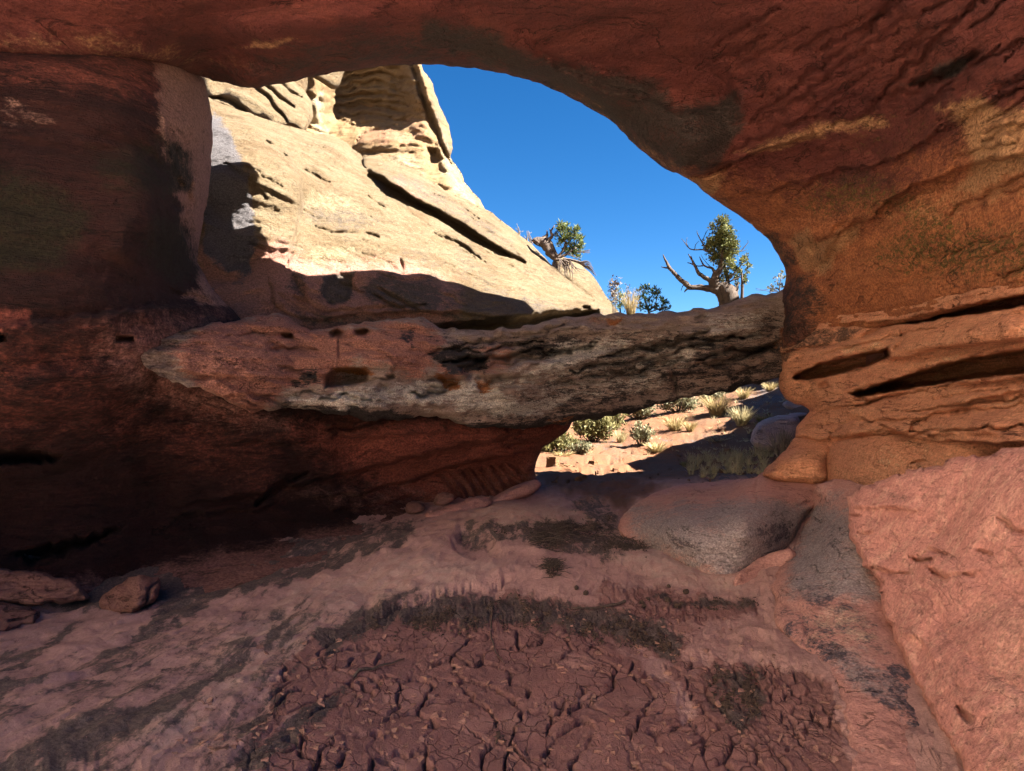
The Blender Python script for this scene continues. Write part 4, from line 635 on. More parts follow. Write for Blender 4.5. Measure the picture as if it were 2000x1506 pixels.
def voro(x, y, cell, seed):
    gx = x / cell; gy = y / cell; ix = np.floor(gx).astype(np.int64); iy = np.floor(gy).astype(np.int64)
    def pt(i, j):
        h = PERM[(PERM[(i + seed) & 255] + j) & 255]; h2 = PERM[(h + 91) & 255]
        return i + .15 + .7 * h / 255.0, j + .15 + .7 * h2 / 255.0
    bd = np.full(len(x), 1e9); bi = ix.copy(); bj = iy.copy()
    for a in (-1, 0, 1):
        for b in (-1, 0, 1):
            px, py = pt(ix + a, iy + b); d = (px - gx) ** 2 + (py - gy) ** 2; m = d < bd; bd[m] = d[m]; bi[m] = (ix + a)[m]; bj[m] = (iy + b)[m]
    cx, cy = pt(bi, bj); e = np.full(len(x), 1e9)
    for a in (-2, -1, 0, 1, 2):
        for b in (-2, -1, 0, 1, 2):
            if a == 0 and b == 0: continue
            px, py = pt(bi + a, bj + b); vx = px - cx; vy = py - cy; l = np.hypot(vx, vy)
            dd = ((px + cx) / 2 - gx) * vx / l + ((py + cy) / 2 - gy) * vy / l; e = np.minimum(e, dd)
    h = PERM[(PERM[(bi + seed + 7) & 255] + bj) & 255]; h2 = PERM[(h + 13) & 255]; h3 = PERM[(h + 57) & 255]
    return e * cell, h / 255.0, (gx - cx) * cell, (gy - cy) * cell, h2 / 255.0 - .5, h3 / 255.0 - .5
az_in = np.arctan((np.arange(-40, 2041, 2.2) - CX) / F); s = np.diff(az_in)[-1]; right = []; a = az_in[-1]
while a < math.pi - .02: s = min(s * 1.2, .12); a += s; right.append(min(a, math.pi - .02))
AZ = np.concatenate([-np.array(right)[::-1], az_in, right])
vv = np.arange(1560, 870, -2.2); R1 = CZ * F / (vv - CY); R0 = np.array([.05, .3, .6, .9, 1.2, 1.5, 1.75, 1.95, 2.1, 2.2]); r = R1[-1]; R2 = []
st = R1[-1] - R1[-2]; st = min(st, .10)
while r < 26: r += st; R2.append(r)
while r < 3200: st *= 1.25; r += st; R2.append(r)
RR = np.concatenate([R0, R1, R2]); nA, nR = len(AZ), len(RR)
# rows follow the depth plane in front and circles behind
AA, BB = np.meshgrid(AZ, RR); scl = 1 / np.maximum(np.cos(np.clip(AA, -.75, .75)), .2)
gx = (np.sin(AA) * BB * scl).ravel(); gy = (np.cos(AA) * BB * scl).ravel()
gh = ground_h(gx, gy); X = np.stack([gx, gy, gh], 1); gq = proj(X); front = gy > 1.0
z0 = np.zeros(len(gq))[:, None]
def gmask(poly, soft, wob=14):
    qq = gq + wob * np.stack([fbm(np.c_[gq / 40, z0], 3, 201), fbm(np.c_[gq / 40, z0], 3, 207)], 1)
    m = np.zeros(len(gq)); lo = np.min(poly, 0) - 3 * soft - 30; hi = np.max(poly, 0) + 3 * soft + 30
    s_ = front & (gq[:, 0] > lo[0]) & (gq[:, 0] < hi[0]) & (gq[:, 1] > lo[1]) & (gq[:, 1] < hi[1])
    m[s_] = sstep(-soft, soft, polyf(qq[s_], poly)); return m
mudA = gmask([(560, 1290), (640, 1250), (730, 1230), (830, 1220), (1000, 1230), (1120, 1240), (1230, 1280), (1290, 1330), (1330, 1400), (1380, 1506), (1450, 1700), (450, 1700), (520, 1506), (600, 1400), (520, 1340)], 26)
mudB = gmask([(1300, 1300), (1400, 1290), (1560, 1310), (1620, 1340), (1650, 1430), (1690, 1600), (1300, 1650), (1320, 1450), (1360, 1390)], 20)
mudC = gmask([(1180, 1130), (1340, 1150), (1480, 1170), (1500, 1200), (1370, 1230), (1230, 1200), (1150, 1160)], 20)
mudD = gmask([(600, 1250), (700, 1190), (1000, 1150), (1200, 1180), (1370, 1240), (1330, 1300), (1200, 1260), (900, 1230), (640, 1280), (480, 1400), (440, 1506), (520, 1506), (560, 1400)], 24)
low3 = np.stack([gx, gy, gh], 1)
wxn = 1.5 * fbm(low3 * 1.9, 4, 211, .45); wyn = 1.5 * fbm(low3 * 1.9, 4, 217, .45); jag = fbm(low3 * 12, 3, 219)
e1, c1, ox, oy, tx, ty = voro(gx + .17 * wxn + .014 * jag, gy * .62 + .17 * wyn + .014 * jag, .22, 3)
e2, c2, ox2, oy2, tx2, ty2 = voro(gx + .05 * wxn + .02 * wyn, gy * .8 + .05 * wyn, .085, 19)
e3, c3, ox3, oy3, tx3, ty3 = voro(gx + .03 * wxn, gy + .03 * wyn, .035, 29)
wgate = sstep(-.30, -.02, fbm(low3 * 3.0, 3, 223)); wg2 = sstep(-.05, .2, fbm(low3 * 3.6, 3, 229))
curl = sstep(-.1, .35, fbm(low3 * 1.7, 2, 231))
def plates(e, c, ox, oy, tx, ty, w_, up, dn, tilt, gate):
    dn = dn * 1.9; w_ = w_ * .8
    oneside = sstep(-.02, .04, (tx * ox + ty * oy) / (np.hypot(ox, oy) + 1e-6))
    h = up * 1.3 * np.exp(-e / (w_ * 2.6)) * (.3 + c) * (.35 + curl) * oneside + (c - .5) * up * .8 + (tx * ox + ty * oy) * tilt
    return (h - (dn + h) * np.exp(-(e / w_) ** 2)) * gate
disp = mudA * (plates(e1, c1, ox, oy, tx, ty, .011, .016, .034, .04, .12 + .88 * wgate) + .18 * plates(e2, c2, ox2, oy2, tx2, ty2, .006, .008, .015, .05, wg2))
disp += mudB * (1 - mudA) * (plates(e2, c2, ox2, oy2, tx2, ty2, .009, .018, .022, .2, .3 + .7 * wgate) + .5 * plates(e1, c1, ox, oy, tx, ty, .012, .014, .03, .08, wg2))
disp += (mudC + .55 * mudD * (1 - mudC)) * (1 - mudA) * (plates(e2, c2, ox2, oy2, tx2, ty2, .006, .012, .012, .2, .4 + .6 * wgate) + plates(e3, c3, ox3, oy3, tx3, ty3, .004, .008, .006, .2, wg2))
inn = sstep(14, 9, gy) * sstep(-1, 1, gy); flat = 1 - np.clip(mudA + mudB + mudC, 0, 1)
c20, s20 = math.cos(math.radians(20)), math.sin(math.radians(20)); la = gx * c20 - gy * s20; lb = gx * s20 + gy * c20    # along the wash
strat = np.stack([la * 4.5, lb * 1.1, gh * 2], 1)
disp += flat * (.035 * fbm(low3 * 1.5, 3, 241) + .012 * fbm(low3 * 7, 4, 243) + .018 * inn * (ridged(strat, 4, 247) - 1))
disp += sstep(9, 14, gy) * sstep(60, 30, gy) * (.06 * fbm(low3 * 1.1, 4, 251))
def gcrack(line, wpx, dm, step=0):
    A_ = np.array(line[:-1], float); B_ = np.array(line[1:], float); lo = np.min(line, 0) - 90; hi = np.max(line, 0) + 90
    s_ = front & (gq[:, 0] > lo[0]) & (gq[:, 0] < hi[0]) & (gq[:, 1] > lo[1]) & (gq[:, 1] < hi[1])
    qq = gq[s_] + 7 * np.stack([fbm(np.c_[gq[s_] / 28, z0[s_]], 3, 261), fbm(np.c_[gq[s_] / 28, z0[s_]], 3, 267)], 1)
    d_, sd_, t_ = seg_dist(qq, A_, B_, True); tp = np.clip(np.sin(np.pi * np.clip(t_, .01, .99)) * 3, 0, 1)
    disp[s_] += -dm * tp * np.exp(-(d_ / wpx) ** 2) + step * tp * (d_ * sd_ < 0) * np.exp(-d_ / 70)
gcrack([(720, 1210), (780, 1190), (850, 1165), (900, 1158), (960, 1150), (1010, 1128)], 4, .03, .05)
gcrack([(885, 1050), (895, 1070), (930, 1085), (980, 1080)], 8, .05, .03)
# hollow at the foot of the pillar and the steps of rock beyond
hol = gmask([(890, 1050), (900, 1030), (960, 1040), (970, 1070), (930, 1082), (900, 1075)], 12, 6); disp -= .10 * hol
gcrack([(1250, 1250), (1330, 1260), (1400, 1240), (1480, 1200)], 3, .015)
gcrack([(1220, 888), (1290, 882), (1350, 876)], 3, .04, .05); gcrack([(1130, 905), (1230, 902), (1280, 900)], 3, .04, .03); gcrack([(1110, 920), (1200, 918), (1270, 915)], 3, .04, .04)
X[:, 2] += disp
gi = np.arange(nA * nR).reshape(nR, nA)
gquads = np.stack([gi[:-1, :-1].ravel(), gi[:-1, 1:].ravel(), gi[1:, 1:].ravel(), gi[1:, :-1].ravel()], 1)
seam = np.stack([gi[:-1, -1], gi[:-1, 0], gi[1:, 0], gi[1:, -1]], 1); gquads = np.concatenate([gquads, seam])[:, ::-1]
me = set_mesh('ground', X, (gquads, np.zeros((0, 3), int)))
def put(name, arr): at = me.attributes.new(name, 'FLOAT', 'POINT'); at.data.foreach_set('value', arr.astype(np.float32))
put('mud', np.clip(mudA + mudB * .9 + mudC * .6 + mudD * .6, 0, 1))
streak = np.zeros(len(gq))
for pl, so_, a in [([(-60, 1410), (100, 1330), (300, 1250), (420, 1180), (600, 1130), (800, 1060), (830, 1010), (760, 1040), (600, 1100), (420, 1130), (330, 1180), (240, 1260), (140, 1310), (-60, 1330)], 16, .72), ([(-60, 1560), (120, 1400), (300, 1370), (420, 1300), (540, 1210), (600, 1190), (560, 1240), (440, 1330), (300, 1420), (150, 1480), (60, 1560)], 18, .72),
                   ([(-60, 1300), (60, 1250), (180, 1195), (170, 1220), (60, 1290), (-60, 1360)], 12, .6), ([(500, 1440), (600, 1370), (700, 1330), (640, 1400), (540, 1480), (470, 1540), (380, 1560)], 18, .66), ([(-80, 1080), (340, 1080), (420, 1150), (330, 1200), (180, 1190), (-80, 1190)], 20, .75), ([(320, 1200), (560, 1120), (800, 1050), (840, 1010), (700, 1010), (500, 1060), (300, 1120)], 24, .6), ([(-60, 1300), (200, 1250), (600, 1150), (700, 1200), (500, 1500), (-60, 1600)], 40, .42),  # one patch darkens the ground between the left blocks and the wall
                   ([(600, 1240), (720, 1180), (960, 1160), (1200, 1180), (1340, 1230), (1320, 1290), (1240, 1250), (1000, 1220), (800, 1215), (640, 1280)], 26, .74), ([(980, 1040), (1060, 1020), (1180, 1040), (1260, 1080), (1240, 1090), (1100, 1075), (1000, 1060)], 12, .6), ([(900, 1020), (1000, 1005), (1140, 1010), (1120, 1050), (960, 1060), (900, 1060)], 16, .55), ([(1240, 1160), (1480, 1165), (1480, 1190), (1300, 1190)], 14, .6), ([(1380, 1300), (1480, 1290), (1500, 1400), (1440, 1440), (1380, 1380)], 26, .6),
                   ([(1040, 905), (1120, 930), (1060, 950), (1120, 905)], 10, .3), ([(1110, 970), (1160, 965), (1215, 1010), (1210, 1050), (1160, 1040), (1120, 1000)], 14, .55), ([(1340, 935), (1400, 900), (1500, 905), (1480, 935), (1400, 945)], 12, .55), ([(1280, 845), (1460, 860), (1400, 880), (1260, 870)], 14, .4), ([(1430, 780), (1530, 745), (1540, 790), (1460, 810)], 20, .62), ([(1100, 870), (1200, 850), (1280, 870), (1150, 890), (1050, 880)], 16, .4)]:
    streak = np.maximum(streak, min(a * 1.12, .86) * gmask(pl, so_))
put('streak', streak)
sandy = sstep(8.4, 10.5, gy + .3 * fbm(low3, 3, 271)); put('sand', np.maximum(sandy, gmask([(1060, 950), (1120, 965), (1220, 1000), (1240, 980), (1300, 950), (1200, 900), (1040, 900)], 14)))
put('bounce_pale', sstep(1.9, 1.2, gy + .25 * fbm(low3, 3, 277)))  # unseen ground behind the viewer made pale to bounce sunlight forward
put('pale', np.maximum(gmask([(960, 990), (1100, 975), (1200, 1030), (1420, 1130), (1480, 1160), (1300, 1140), (1160, 1060), (1000, 1030), (880, 1010)], 14) * .7, gmask([(560, 1150), (760, 1090), (900, 1090), (1000, 1110), (900, 1150), (700, 1200), (500, 1330), (300, 1480), (250, 1440)], 24) * .6))
n = NB('creek_bed'); big = n.noise(1.1, None, 6, .6, .4); med = n.noise(9, None, 8, .65, .3); fine = n.noise(60, None, 8, .72); vf = n.noise(240, None, 4, .7)
sv = n.mapv((3.0, .75, 3), (0, 0, 20)); stn = n.noise(3.4, sv, 9, .68, .8)
rockc = n.mix(n.ramp(big, .4, .6), (.43, .255, .23), (.49, .295, .26)); rockc = n.mix(n.ramp(med, .5, .68), rockc, (.35, .205, .19))
rockc = n.mix(n.math('MULTIPLY', n.attr('pale'), n.ramp(med, .35, .6)), rockc, (.54, .39, .33))
mudc = n.mix(n.ramp(med, .38, .62), (.25, .128, .118), (.32, .16, .142)); mudc = n.mix(n.math('MULTIPLY', n.ramp(n.noise(3.2, None, 5, .6), .5, .68), .7), mudc, (.42, .235, .205)); mudc = n.mix(n.math('MULTIPLY', n.ramp(fine, .52, .66), .7), mudc, (.17, .085, .075))
sandc = n.mix(n.ramp(big, .4, .62), (.155, .066, .031), (.135, .07, .039)); sandc = n.mix(n.ramp(fine, .50, .66), sandc, (.10, .05, .03)); sandc = n.mix(n.ramp(n.noise(5, None, 8, .7), .54, .68), sandc, (.085, .052, .036))
col = n.mix(n.ramp(n.math('ADD', n.attr('mud'), n.math('MULTIPLY', n.math('SUBTRACT', med, .5), .9)), .35, .6), rockc, mudc); mw = n.mapv((1, .62, 1)); wn_ = n.noise(3, None, 4, .6, 0, 1); mvx = n.t.nodes.new('ShaderNodeVectorMath'); mvx.operation = 'MULTIPLY_ADD'; n.set(mvx.inputs[0], wn_); mvx.inputs[1].default_value = (.16, .16, .16); n.set(mvx.inputs[2], mw)
mc1 = n.vor(11, mvx.outputs[0], 'DISTANCE_TO_EDGE'); mc2 = n.vor(27, mvx.outputs[0], 'DISTANCE_TO_EDGE'); mg = n.noise(2.6, None, 3, .5)
mcr = n.math('MAXIMUM', n.math('MULTIPLY', n.ramp(mc1, .0, .045, 1, 0), n.ramp(mg, .46, .54)), n.math('MULTIPLY', n.ramp(mc2, .0, .05, .45, 0), n.ramp(mg, .52, .44)))
mcr = n.math('MULTIPLY', mcr, n.ramp(n.attr('mud'), .3, .7)); mcr = n.math('MULTIPLY', mcr, .75); col = n.mix(n.math('MULTIPLY', mcr, .8), col, (.07, .035, .032))
gcn = n.noise(2.4, sv, 6, .6, 1.0); gck = n.math('MULTIPLY', n.ramp(n.math('ABSOLUTE', n.math('SUBTRACT', gcn, .5)), .001, .008, 1, 0), n.ramp(big, .46, .55)); col = n.mix(n.math('MULTIPLY', gck, .5), col, (.09, .05, .045))
col = n.mix(n.attr('sand'), col, sandc); col = n.mix(n.attr('bounce_pale'), col, n.mix(n.ramp(med, .4, .6), (.74, .58, .45), (.66, .50, .38)))
sf = n.math('ADD', n.attr('streak'), n.math('MULTIPLY', n.math('SUBTRACT', n.math('ADD', n.math('MULTIPLY', stn, .5), n.math('ADD', n.math('MULTIPLY', fine, .3), n.math('MULTIPLY', med, .2))), .5), 3.4))
sf = n.math('MULTIPLY', n.math('MULTIPLY', n.ramp(sf, .40, .68), .9), n.ramp(n.attr('streak'), 0, .4)); col = n.mix(sf, col, n.mix(n.ramp(fine, .4, .6), (.055, .048, .048), (.12, .095, .085)))
k = n.math('MULTIPLY', n.ramp(fine, .3, .7, .84, 1.12), n.ramp(vf, .3, .7, .88, 1.1)); v_ = n.t.nodes.new('ShaderNodeVectorMath'); v_.operation = 'SCALE'; n.set(v_.inputs[0], col); n.set(v_.inputs['Scale'], k)
h = n.math('ADD', n.math('MULTIPLY', med, .6), n.math('MULTIPLY', fine, .5)); h = n.math('ADD', h, n.math('MULTIPLY', vf, .14)); h = n.math('ADD', h, n.math('MULTIPLY', sf, .12)); h = n.math('SUBTRACT', h, n.math('MULTIPLY', n.math('ADD', mcr, n.math('MULTIPLY', gck, .5)), .5))
M_ground = n.finish(v_.outputs[0], .93, n.bump(h, 1.0, .028))
tag(link('ground', me, M_ground), kind='structure')
# pale walls and slope added out of view to bounce sunlight into the alcove
hv = []; na, nh = 90, 20; hpath = np.array([(-4.9, 2.6), (-4.7, .8), (-4.9, -1.2), (-4.6, -3.0), (-3.0, -4.6), (-.5, -5.4), (2.5, -5.6)], float); hpath = chaikin(hpath, 3, False)
hl = np.concatenate([[0], np.cumsum(np.linalg.norm(np.diff(hpath, axis=0), axis=1))])
for j in range(nh):
    for i in range(na):
        s_ = i / (na - 1); px = np.interp(s_ * hl[-1], hl, hpath[:, 0]); py = np.interp(s_ * hl[-1], hl, hpath[:, 1]); t = j / (nh - 1)
        bk = sstep(.42, .62, s_); hh = 14 - 6 * bk; lean = .25 * t * t * 3 + 6 * max(0, t - .85); cxn, cyn = px / math.hypot(px - 2, py), py / math.hypot(px - 2, py)
        hv.append((px + cxn * lean, py + cyn * lean * .3, -.4 + hh * min(t, .9) / .9)); hv[-1] = (hv[-1][0] + (-.3 * bk * t * hh if px < 1 else 0), hv[-1][1] - 1.15 * bk * t * hh, hv[-1][2])
hv = np.array(hv); nn_ = fbm(hv * .35, 4, 301) * .5 + fbm(hv * np.array((.6, .6, 2.2)), 4, 305) * .25; rad = hv[:, :2] / np.linalg.norm(hv[:, :2], axis=1)[:, None]; hv[:, :2] += rad * nn_[:, None]
hi_ = np.arange(na * nh).reshape(nh, na); hq = np.stack([hi_[:-1, :-1].ravel(), hi_[:-1, 1:].ravel(), hi_[1:, 1:].ravel(), hi_[1:, :-1].ravel()], 1)
tag(link('unseen_hills', set_mesh('unseen_hills', hv, (hq, np.zeros((0, 3), int))), M_bounce), kind='structure')

# rising ground east of the wash: it shades the right part of the wash
rv_ = []; m1, m2_ = 60, 22
for i in range(m1):
    y = 7.6 + 21 * i / (m1 - 1); xf = .475 * y + .7; top = float(np.interp(y, [7.5, 9, 10, 11.5, 14, 19, 28], [7.0, 6.3, 5.5, 4.6, 4.5, 5.2, 6.4])) * (1 + .10 * math.sin(y * 1.7) + .06 * math.sin(y * 4.1))
    for j in range(m2_):
        a = math.pi * j / (m2_ - 1); rv_.append((xf + 2.2 - 2.2 * math.cos(a) + (1.5 if j > 11 else 0), y, -.6 + (top + .6) * math.sin(a) ** .6))
rv_ = np.array(rv_); rv_[:, 0] += .35 * fbm(rv_ * .9, 4, 501); rv_[:, 2] += .15 * fbm(rv_ * 1.2, 3, 503)
ri = np.arange(m1 * m2_).reshape(m1, m2_); rq = np.stack([ri[:-1, :-1].ravel(), ri[:-1, 1:].ravel(), ri[1:, 1:].ravel(), ri[1:, :-1].ravel()], 1)
tag(link('unseen_hills', set_mesh('unseen_hills', rv_, (rq, np.zeros((0, 3), int))), M_slab), kind='structure')
# ------------------------------------------------------------------ plants
def ray_ground(u, v, d0=8.0, d1=40.0):
    prev = None
    for k in range(260):
        d = d0 * (d1 / d0) ** (k / 259); p = P(u, v, d); g = gz_at(p.x, p.y)
        if p.z <= g: return Vector((p.x, p.y, g)), d
    return P(u, v, 16), 16
class Tubes:
    def __init__(s): s.V = []; s.Q = []; s.T = []
    def add(s, pts, rad, n=6, rough=0.0):
        pts = [Vector(p) for p in pts]; base = len(s.V); m = len(pts)
        for i, p in enumerate(pts):
            t = (pts[min(i + 1, m - 1)] - pts[max(i - 1, 0)]).normalized(); a = t.cross(Vector((.13, .9, .31))).normalized(); b = t.cross(a)
            for k in range(n):
                th = 2 * math.pi * k / n; r = rad[i] * (1 + rough * (random.random() - .5) * 2); q = p + (a * math.cos(th) + b * math.sin(th)) * r; s.V.append(tuple(q))
        for i in range(m - 1):
            for k in range(n): s.Q.append((base + i * n + k, base + i * n + (k + 1) % n, base + (i + 1) * n + (k + 1) % n, base + (i + 1) * n + k))
        s.V.append(tuple(pts[-1])); e = len(s.V) - 1
        for k in range(n): s.T.append((base + (m - 1) * n + k, base + (m - 1) * n + (k + 1) % n, e))
    def px(s, line, d, n=6, rough=.12, wob=0.0, dd=0.0):
        """line of (u, v, radius px [, depth offset]) refined with a spline-like subdivision"""
        L = [np.array((*(c[:3]), c[3] if len(c) > 3 else 0.0)) for c in line]; out = []
        for i in range(len(L) - 1):
            for t in (0, .34, .67): out.append(L[i] * (1 - t) + L[i + 1] * t)
        out.append(L[-1]); o2 = [out[0]] + [(out[i - 1] + out[i] * 2 + out[i + 1]) / 4 for i in range(1, len(out) - 1)] + [out[-1]]
        pts = []; rad = []
        for c in o2:
            dj = d + dd + c[3]; pts.append(P(c[0] + wob * random.uniform(-1, 1), c[1] + wob * random.uniform(-1, 1), dj)); rad.append(max(c[2], .35) / F * dj)
        s.add(pts, rad, n, rough)
    def build(s, name, mat, parent=None):
        me = set_mesh(name, np.array(s.V), (np.array(s.Q, int).reshape(-1, 4), np.array(s.T, int).reshape(-1, 3))); return link(name, me, mat, parent)
def leaves(centers, radii, per, size, aspect=.45, clump=.3, flat=1.0, up=.2, seed=1):
    """leaf faces in small clumps inside blobs; returns vertices and quads"""
    rs = np.random.RandomState(seed); V = []; 
    for (c, r) in zip(centers, radii):
        nc = max(3, int(per * (r / .1) ** 2 / 9)); cc = rs.normal(size=(nc, 3)); cc /= np.linalg.norm(cc, axis=1)[:, None]; cc *= (rs.rand(nc, 1) ** .45) * r; cc[:, 2] *= flat; cc += np.array(c)
        for q in cc:
            m = 9; p = q + rs.normal(size=(m, 3)) * r * clump * .45
            dr = (p - q) + rs.normal(size=(m, 3)) * r * .12 + np.array((0, 0, up * r)); dr /= np.linalg.norm(dr, axis=1)[:, None]
            sd = np.cross(dr, rs.normal(size=(m, 3))); sd /= np.linalg.norm(sd, axis=1)[:, None]; L = size * (.6 + .8 * rs.rand(m, 1)); Wd = L * aspect
            V.append(np.stack([p - sd * Wd * .4, p + dr * L * .5 - sd * Wd * .6, p + dr * L, p + dr * L * .45 + sd * Wd * .6], 1).reshape(-1, 3))
    V = np.concatenate(V); Q = np.arange(len(V)).reshape(-1, 4); return V, Q
def leaf_obj(name, mat, cents, rads, parent=None, **k):
    V, Q = leaves(cents, rads, **k); return link(name, set_mesh(name, V, (Q, np.zeros((0, 3), int)), False), mat, parent)
def leaf_mat(name, a, b, c=None, sc=7):
    n = NB(name); v = n.noise(sc, None, 3, .6); col = n.mix(n.ramp(v, .38, .62), a, b)
    if c: col = n.mix(n.ramp(n.noise(sc * 4, None, 3), .52, .62), col, c)
    m = n.finish(col, .7, None, .25)
    tr = n.t.nodes.new('ShaderNodeBsdfTranslucent'); n.set(tr.inputs[0], col); mx = n.t.nodes.new('ShaderNodeMixShader'); mx.inputs[0].default_value = .25
    n.t.links.new(n.b.outputs[0], mx.inputs[1]); n.t.links.new(tr.outputs[0], mx.inputs[2]); n.t.links.new(mx.outputs[0], n.out.inputs[0]); return m
def wood_mat(name, a, b):
    n = NB(name); v = n.noise(20, n.mapv((1, 1, .25)), 6, .7, .6); f = n.noise(120, n.mapv((1, 1, .2)), 5, .7)
    return n.finish(n.mix(n.ramp(n.math('ADD', n.math('MULTIPLY', v, .5), n.math('MULTIPLY', f, .5)), .4, .6), a, b), .85, n.bump(f, 1, .01))
M_jun = leaf_mat('juniper_green', (.068, .08, .02), (.105, .11, .03), (.15, .14, .048)); M_pine = leaf_mat('pine_green', (.05, .072, .018), (.09, .11, .028), (.14, .14, .044)); M_dpine = leaf_mat('dark_pine_green', (.022, .045, .02), (.05, .085, .03), (.09, .12, .04))
M_sage = leaf_mat('sage_green', (.14, .14, .085), (.19, .18, .105), (.25, .22, .125)); M_olive = leaf_mat('olive_green', (.095, .092, .034), (.15, .135, .05), (.21, .17, .08)); M_straw = leaf_mat('straw', (.29, .22, .10), (.36, .275, .135), (.22, .17, .08), 5); M_dry = leaf_mat('dry_grass', (.30, .25, .14), (.38, .31, .18), (.22, .20, .10), 5)
M_bark = wood_mat('grey_brown_bark', (.045, .033, .027), (.09, .067, .054)); M_dead = wood_mat('dark_dead_wood', (.05, .038, .032), (.12, .09, .075)); M_twig = wood_mat('pale_twigs', (.13, .105, .085), (.19, .155, .125))
def empty(name, loc):
    o = bpy.data.objects.new(name, None); COL.objects.link(o); o.location = loc; o.empty_display_size = .1; return o
def adopt(root, *kids):
    for k in kids:
        k.parent = root; k.matrix_parent_inverse = root.matrix_basis.inverted() if False else k.matrix_parent_inverse
        me = k.data; off = np.array(root.location); co = np.empty(len(me.vertices) * 3, np.float32); me.vertices.foreach_get('co', co); co = co.reshape(-1, 3) - off; me.vertices.foreach_set('co', co.astype(np.float32).ravel()); me.update()
random.seed(5)
# juniper on the bridge
D = 10.1; jr = empty('juniper_tree', P(1425, 603, D)); tag(jr, 'gnarled juniper with a twisted bare trunk and narrow green crown on top of the bridge', 'tree')
t = Tubes()
t.px([(1424, 612, 19), (1424, 598, 18), (1424, 582, 17), (1420, 570, 17), (1412, 562, 12), (1400, 558, 8)], D, 12, .22); t.px([(1436, 606, 10), (1434, 585, 9), (1436, 570, 6), (1440, 558, 3), (1442, 552, 1)], D, 8, .2)
t.px([(1414, 600, 8), (1410, 580, 9), (1404, 568, 10), (1389, 563, 7), (1368, 562, 6), (1346, 561, 5.5), (1338, 553, 5), (1328, 545, 4.3), (1316, 533, 3.8), (1306, 522, 3.4), (1302, 512, 2.4), (1298, 505, 1.6), (1295, 497, .7)], D, 8, .2)
t.px([(1306, 523, 2), (1299, 523, 1.5), (1291, 521, .6)], D, 5); t.px([(1345, 562, 2.5), (1338, 568, 1.5), (1337, 571, .8)], D, 5); t.px([(1343, 560, 1.4), (1334, 556, .9), (1330, 568, .5)], D, 5)
t.px([(1400, 562, 10), (1394, 552, 11), (1396, 543, 8), (1400, 534, 7), (1408, 525, 5.5), (1411, 500, 3.5), (1411, 460, 2.4), (1409, 430, 1)], D, 8, .2)
t.px([(1393, 552, 6), (1382, 545, 4.5), (1373, 540, 4), (1364, 534, 3.2), (1357, 519, 2.6), (1350, 505, 1.8), (1344, 496, .7)], D, 6, .2); t.px([(1356, 518, 1.5), (1348, 514, 1.2), (1342, 513, .5)], D, 5); t.px([(1352, 507, 1), (1350, 500, .5)], D, 4)
t.px([(1398, 540, 4), (1395, 530, 3.5), (1391, 523, 2.6), (1382, 522, 2), (1374, 518, 1.8), (1369, 508, 1.3), (1366, 501, .5)], D, 5); t.px([(1373, 519, 1.5), (1364, 520, 1.2), (1358, 518, .6)], D, 5); t.px([(1390, 523, 1), (1381, 515, .7), (1373, 505, .4), (1369, 497, .3)], D, 4)
t.px([(1384, 492, 1.6), (1373, 487, 1.4), (1357, 488, 1.3), (1349, 487, 1.1), (1343, 482, 1), (1337, 473, .7), (1331, 466, .4)], D, 5); t.px([(1344, 482, .8), (1340, 474, .5), (1342, 464, .3)], D, 4); t.px([(1357, 487, .8), (1358, 478, .6), (1365, 471, .3)], D, 4)
t.px([(1380, 487, 1.4), (1374, 478, 1.3), (1368, 468, 1.1), (1362, 456, .8), (1361, 450, .4)], D, 5); t.px([(1372, 474, .9), (1375, 462, .6), (1384, 446, .4)], D, 4); t.px([(1370, 470, .6), (1375, 464, .4), (1379, 452, .3)], D, 4)
t.px([(1428, 500, 1.6), (1436, 494, 1.2), (1447, 491, 1), (1455, 481, .8), (1462, 473, .6), (1460, 469, .3)], D, 5); t.px([(1446, 491, .7), (1454, 490, .5), (1459, 487, .3)], D, 4); t.px([(1430, 470, .8), (1436, 465, .6), (1440, 460, .3)], D, 4)
t.px([(1422, 565, 5), (1421, 545, 4), (1418, 528, 3), (1414, 515, 2)], D, 6, .2, 0, .1); t.px([(1449, 594, 4), (1449, 585, 3.2), (1450, 560, 2.8), (1449, 540, 2), (1449, 526, .6)], D, 6, .15); t.px([(1423, 545, 2), (1432, 535, 1.5), (1446, 520, 1.2), (1455, 508, .8)], D, 5); t.px([(1425, 550, 1.6), (1436, 545, 1.3), (1450, 540, .8)], D, 5)
trunk = t.build('trunk', M_bark)
jb = [(1411, 430, 10), (1418, 434, 7), (1403, 433, 7), (1411, 443, 12), (1391, 441, 6), (1389, 448, 5), (1421, 453, 12), (1404, 462, 14), (1412, 465, 12), (1428, 470, 12), (1396, 470, 10), (1388, 478, 13), (1380, 482, 8), (1411, 479, 19), (1431, 485, 13), (1436, 478, 7), (1385, 491, 10), (1407, 496, 17), (1425, 498, 13), (1398, 508, 10), (1413, 512, 13), (1428, 514, 10), (1390, 505, 7), (1455, 506, 8), (1450, 511, 6), (1461, 521, 6), (1459, 530, 4), (1438, 528, 8), (1430, 524, 7),
      (1438, 540, 8), (1450, 541, 6), (1407, 544, 7), (1411, 550, 5), (1416, 533, 8), (1456, 550, 6), (1440, 554, 5), (1426, 540, 6), (1460, 535, 4), (1446, 530, 5)]
rj = random.Random(3)
crown = leaf_obj('crown', M_jun, [tuple(P(u, v, D + rj.uniform(-.12, .12))) for u, v, r in jb], [r / F * D * 1.0 for u, v, r in jb], per=330, size=.034, aspect=.5, clump=.42, seed=3)
adopt(jr, trunk, crown)
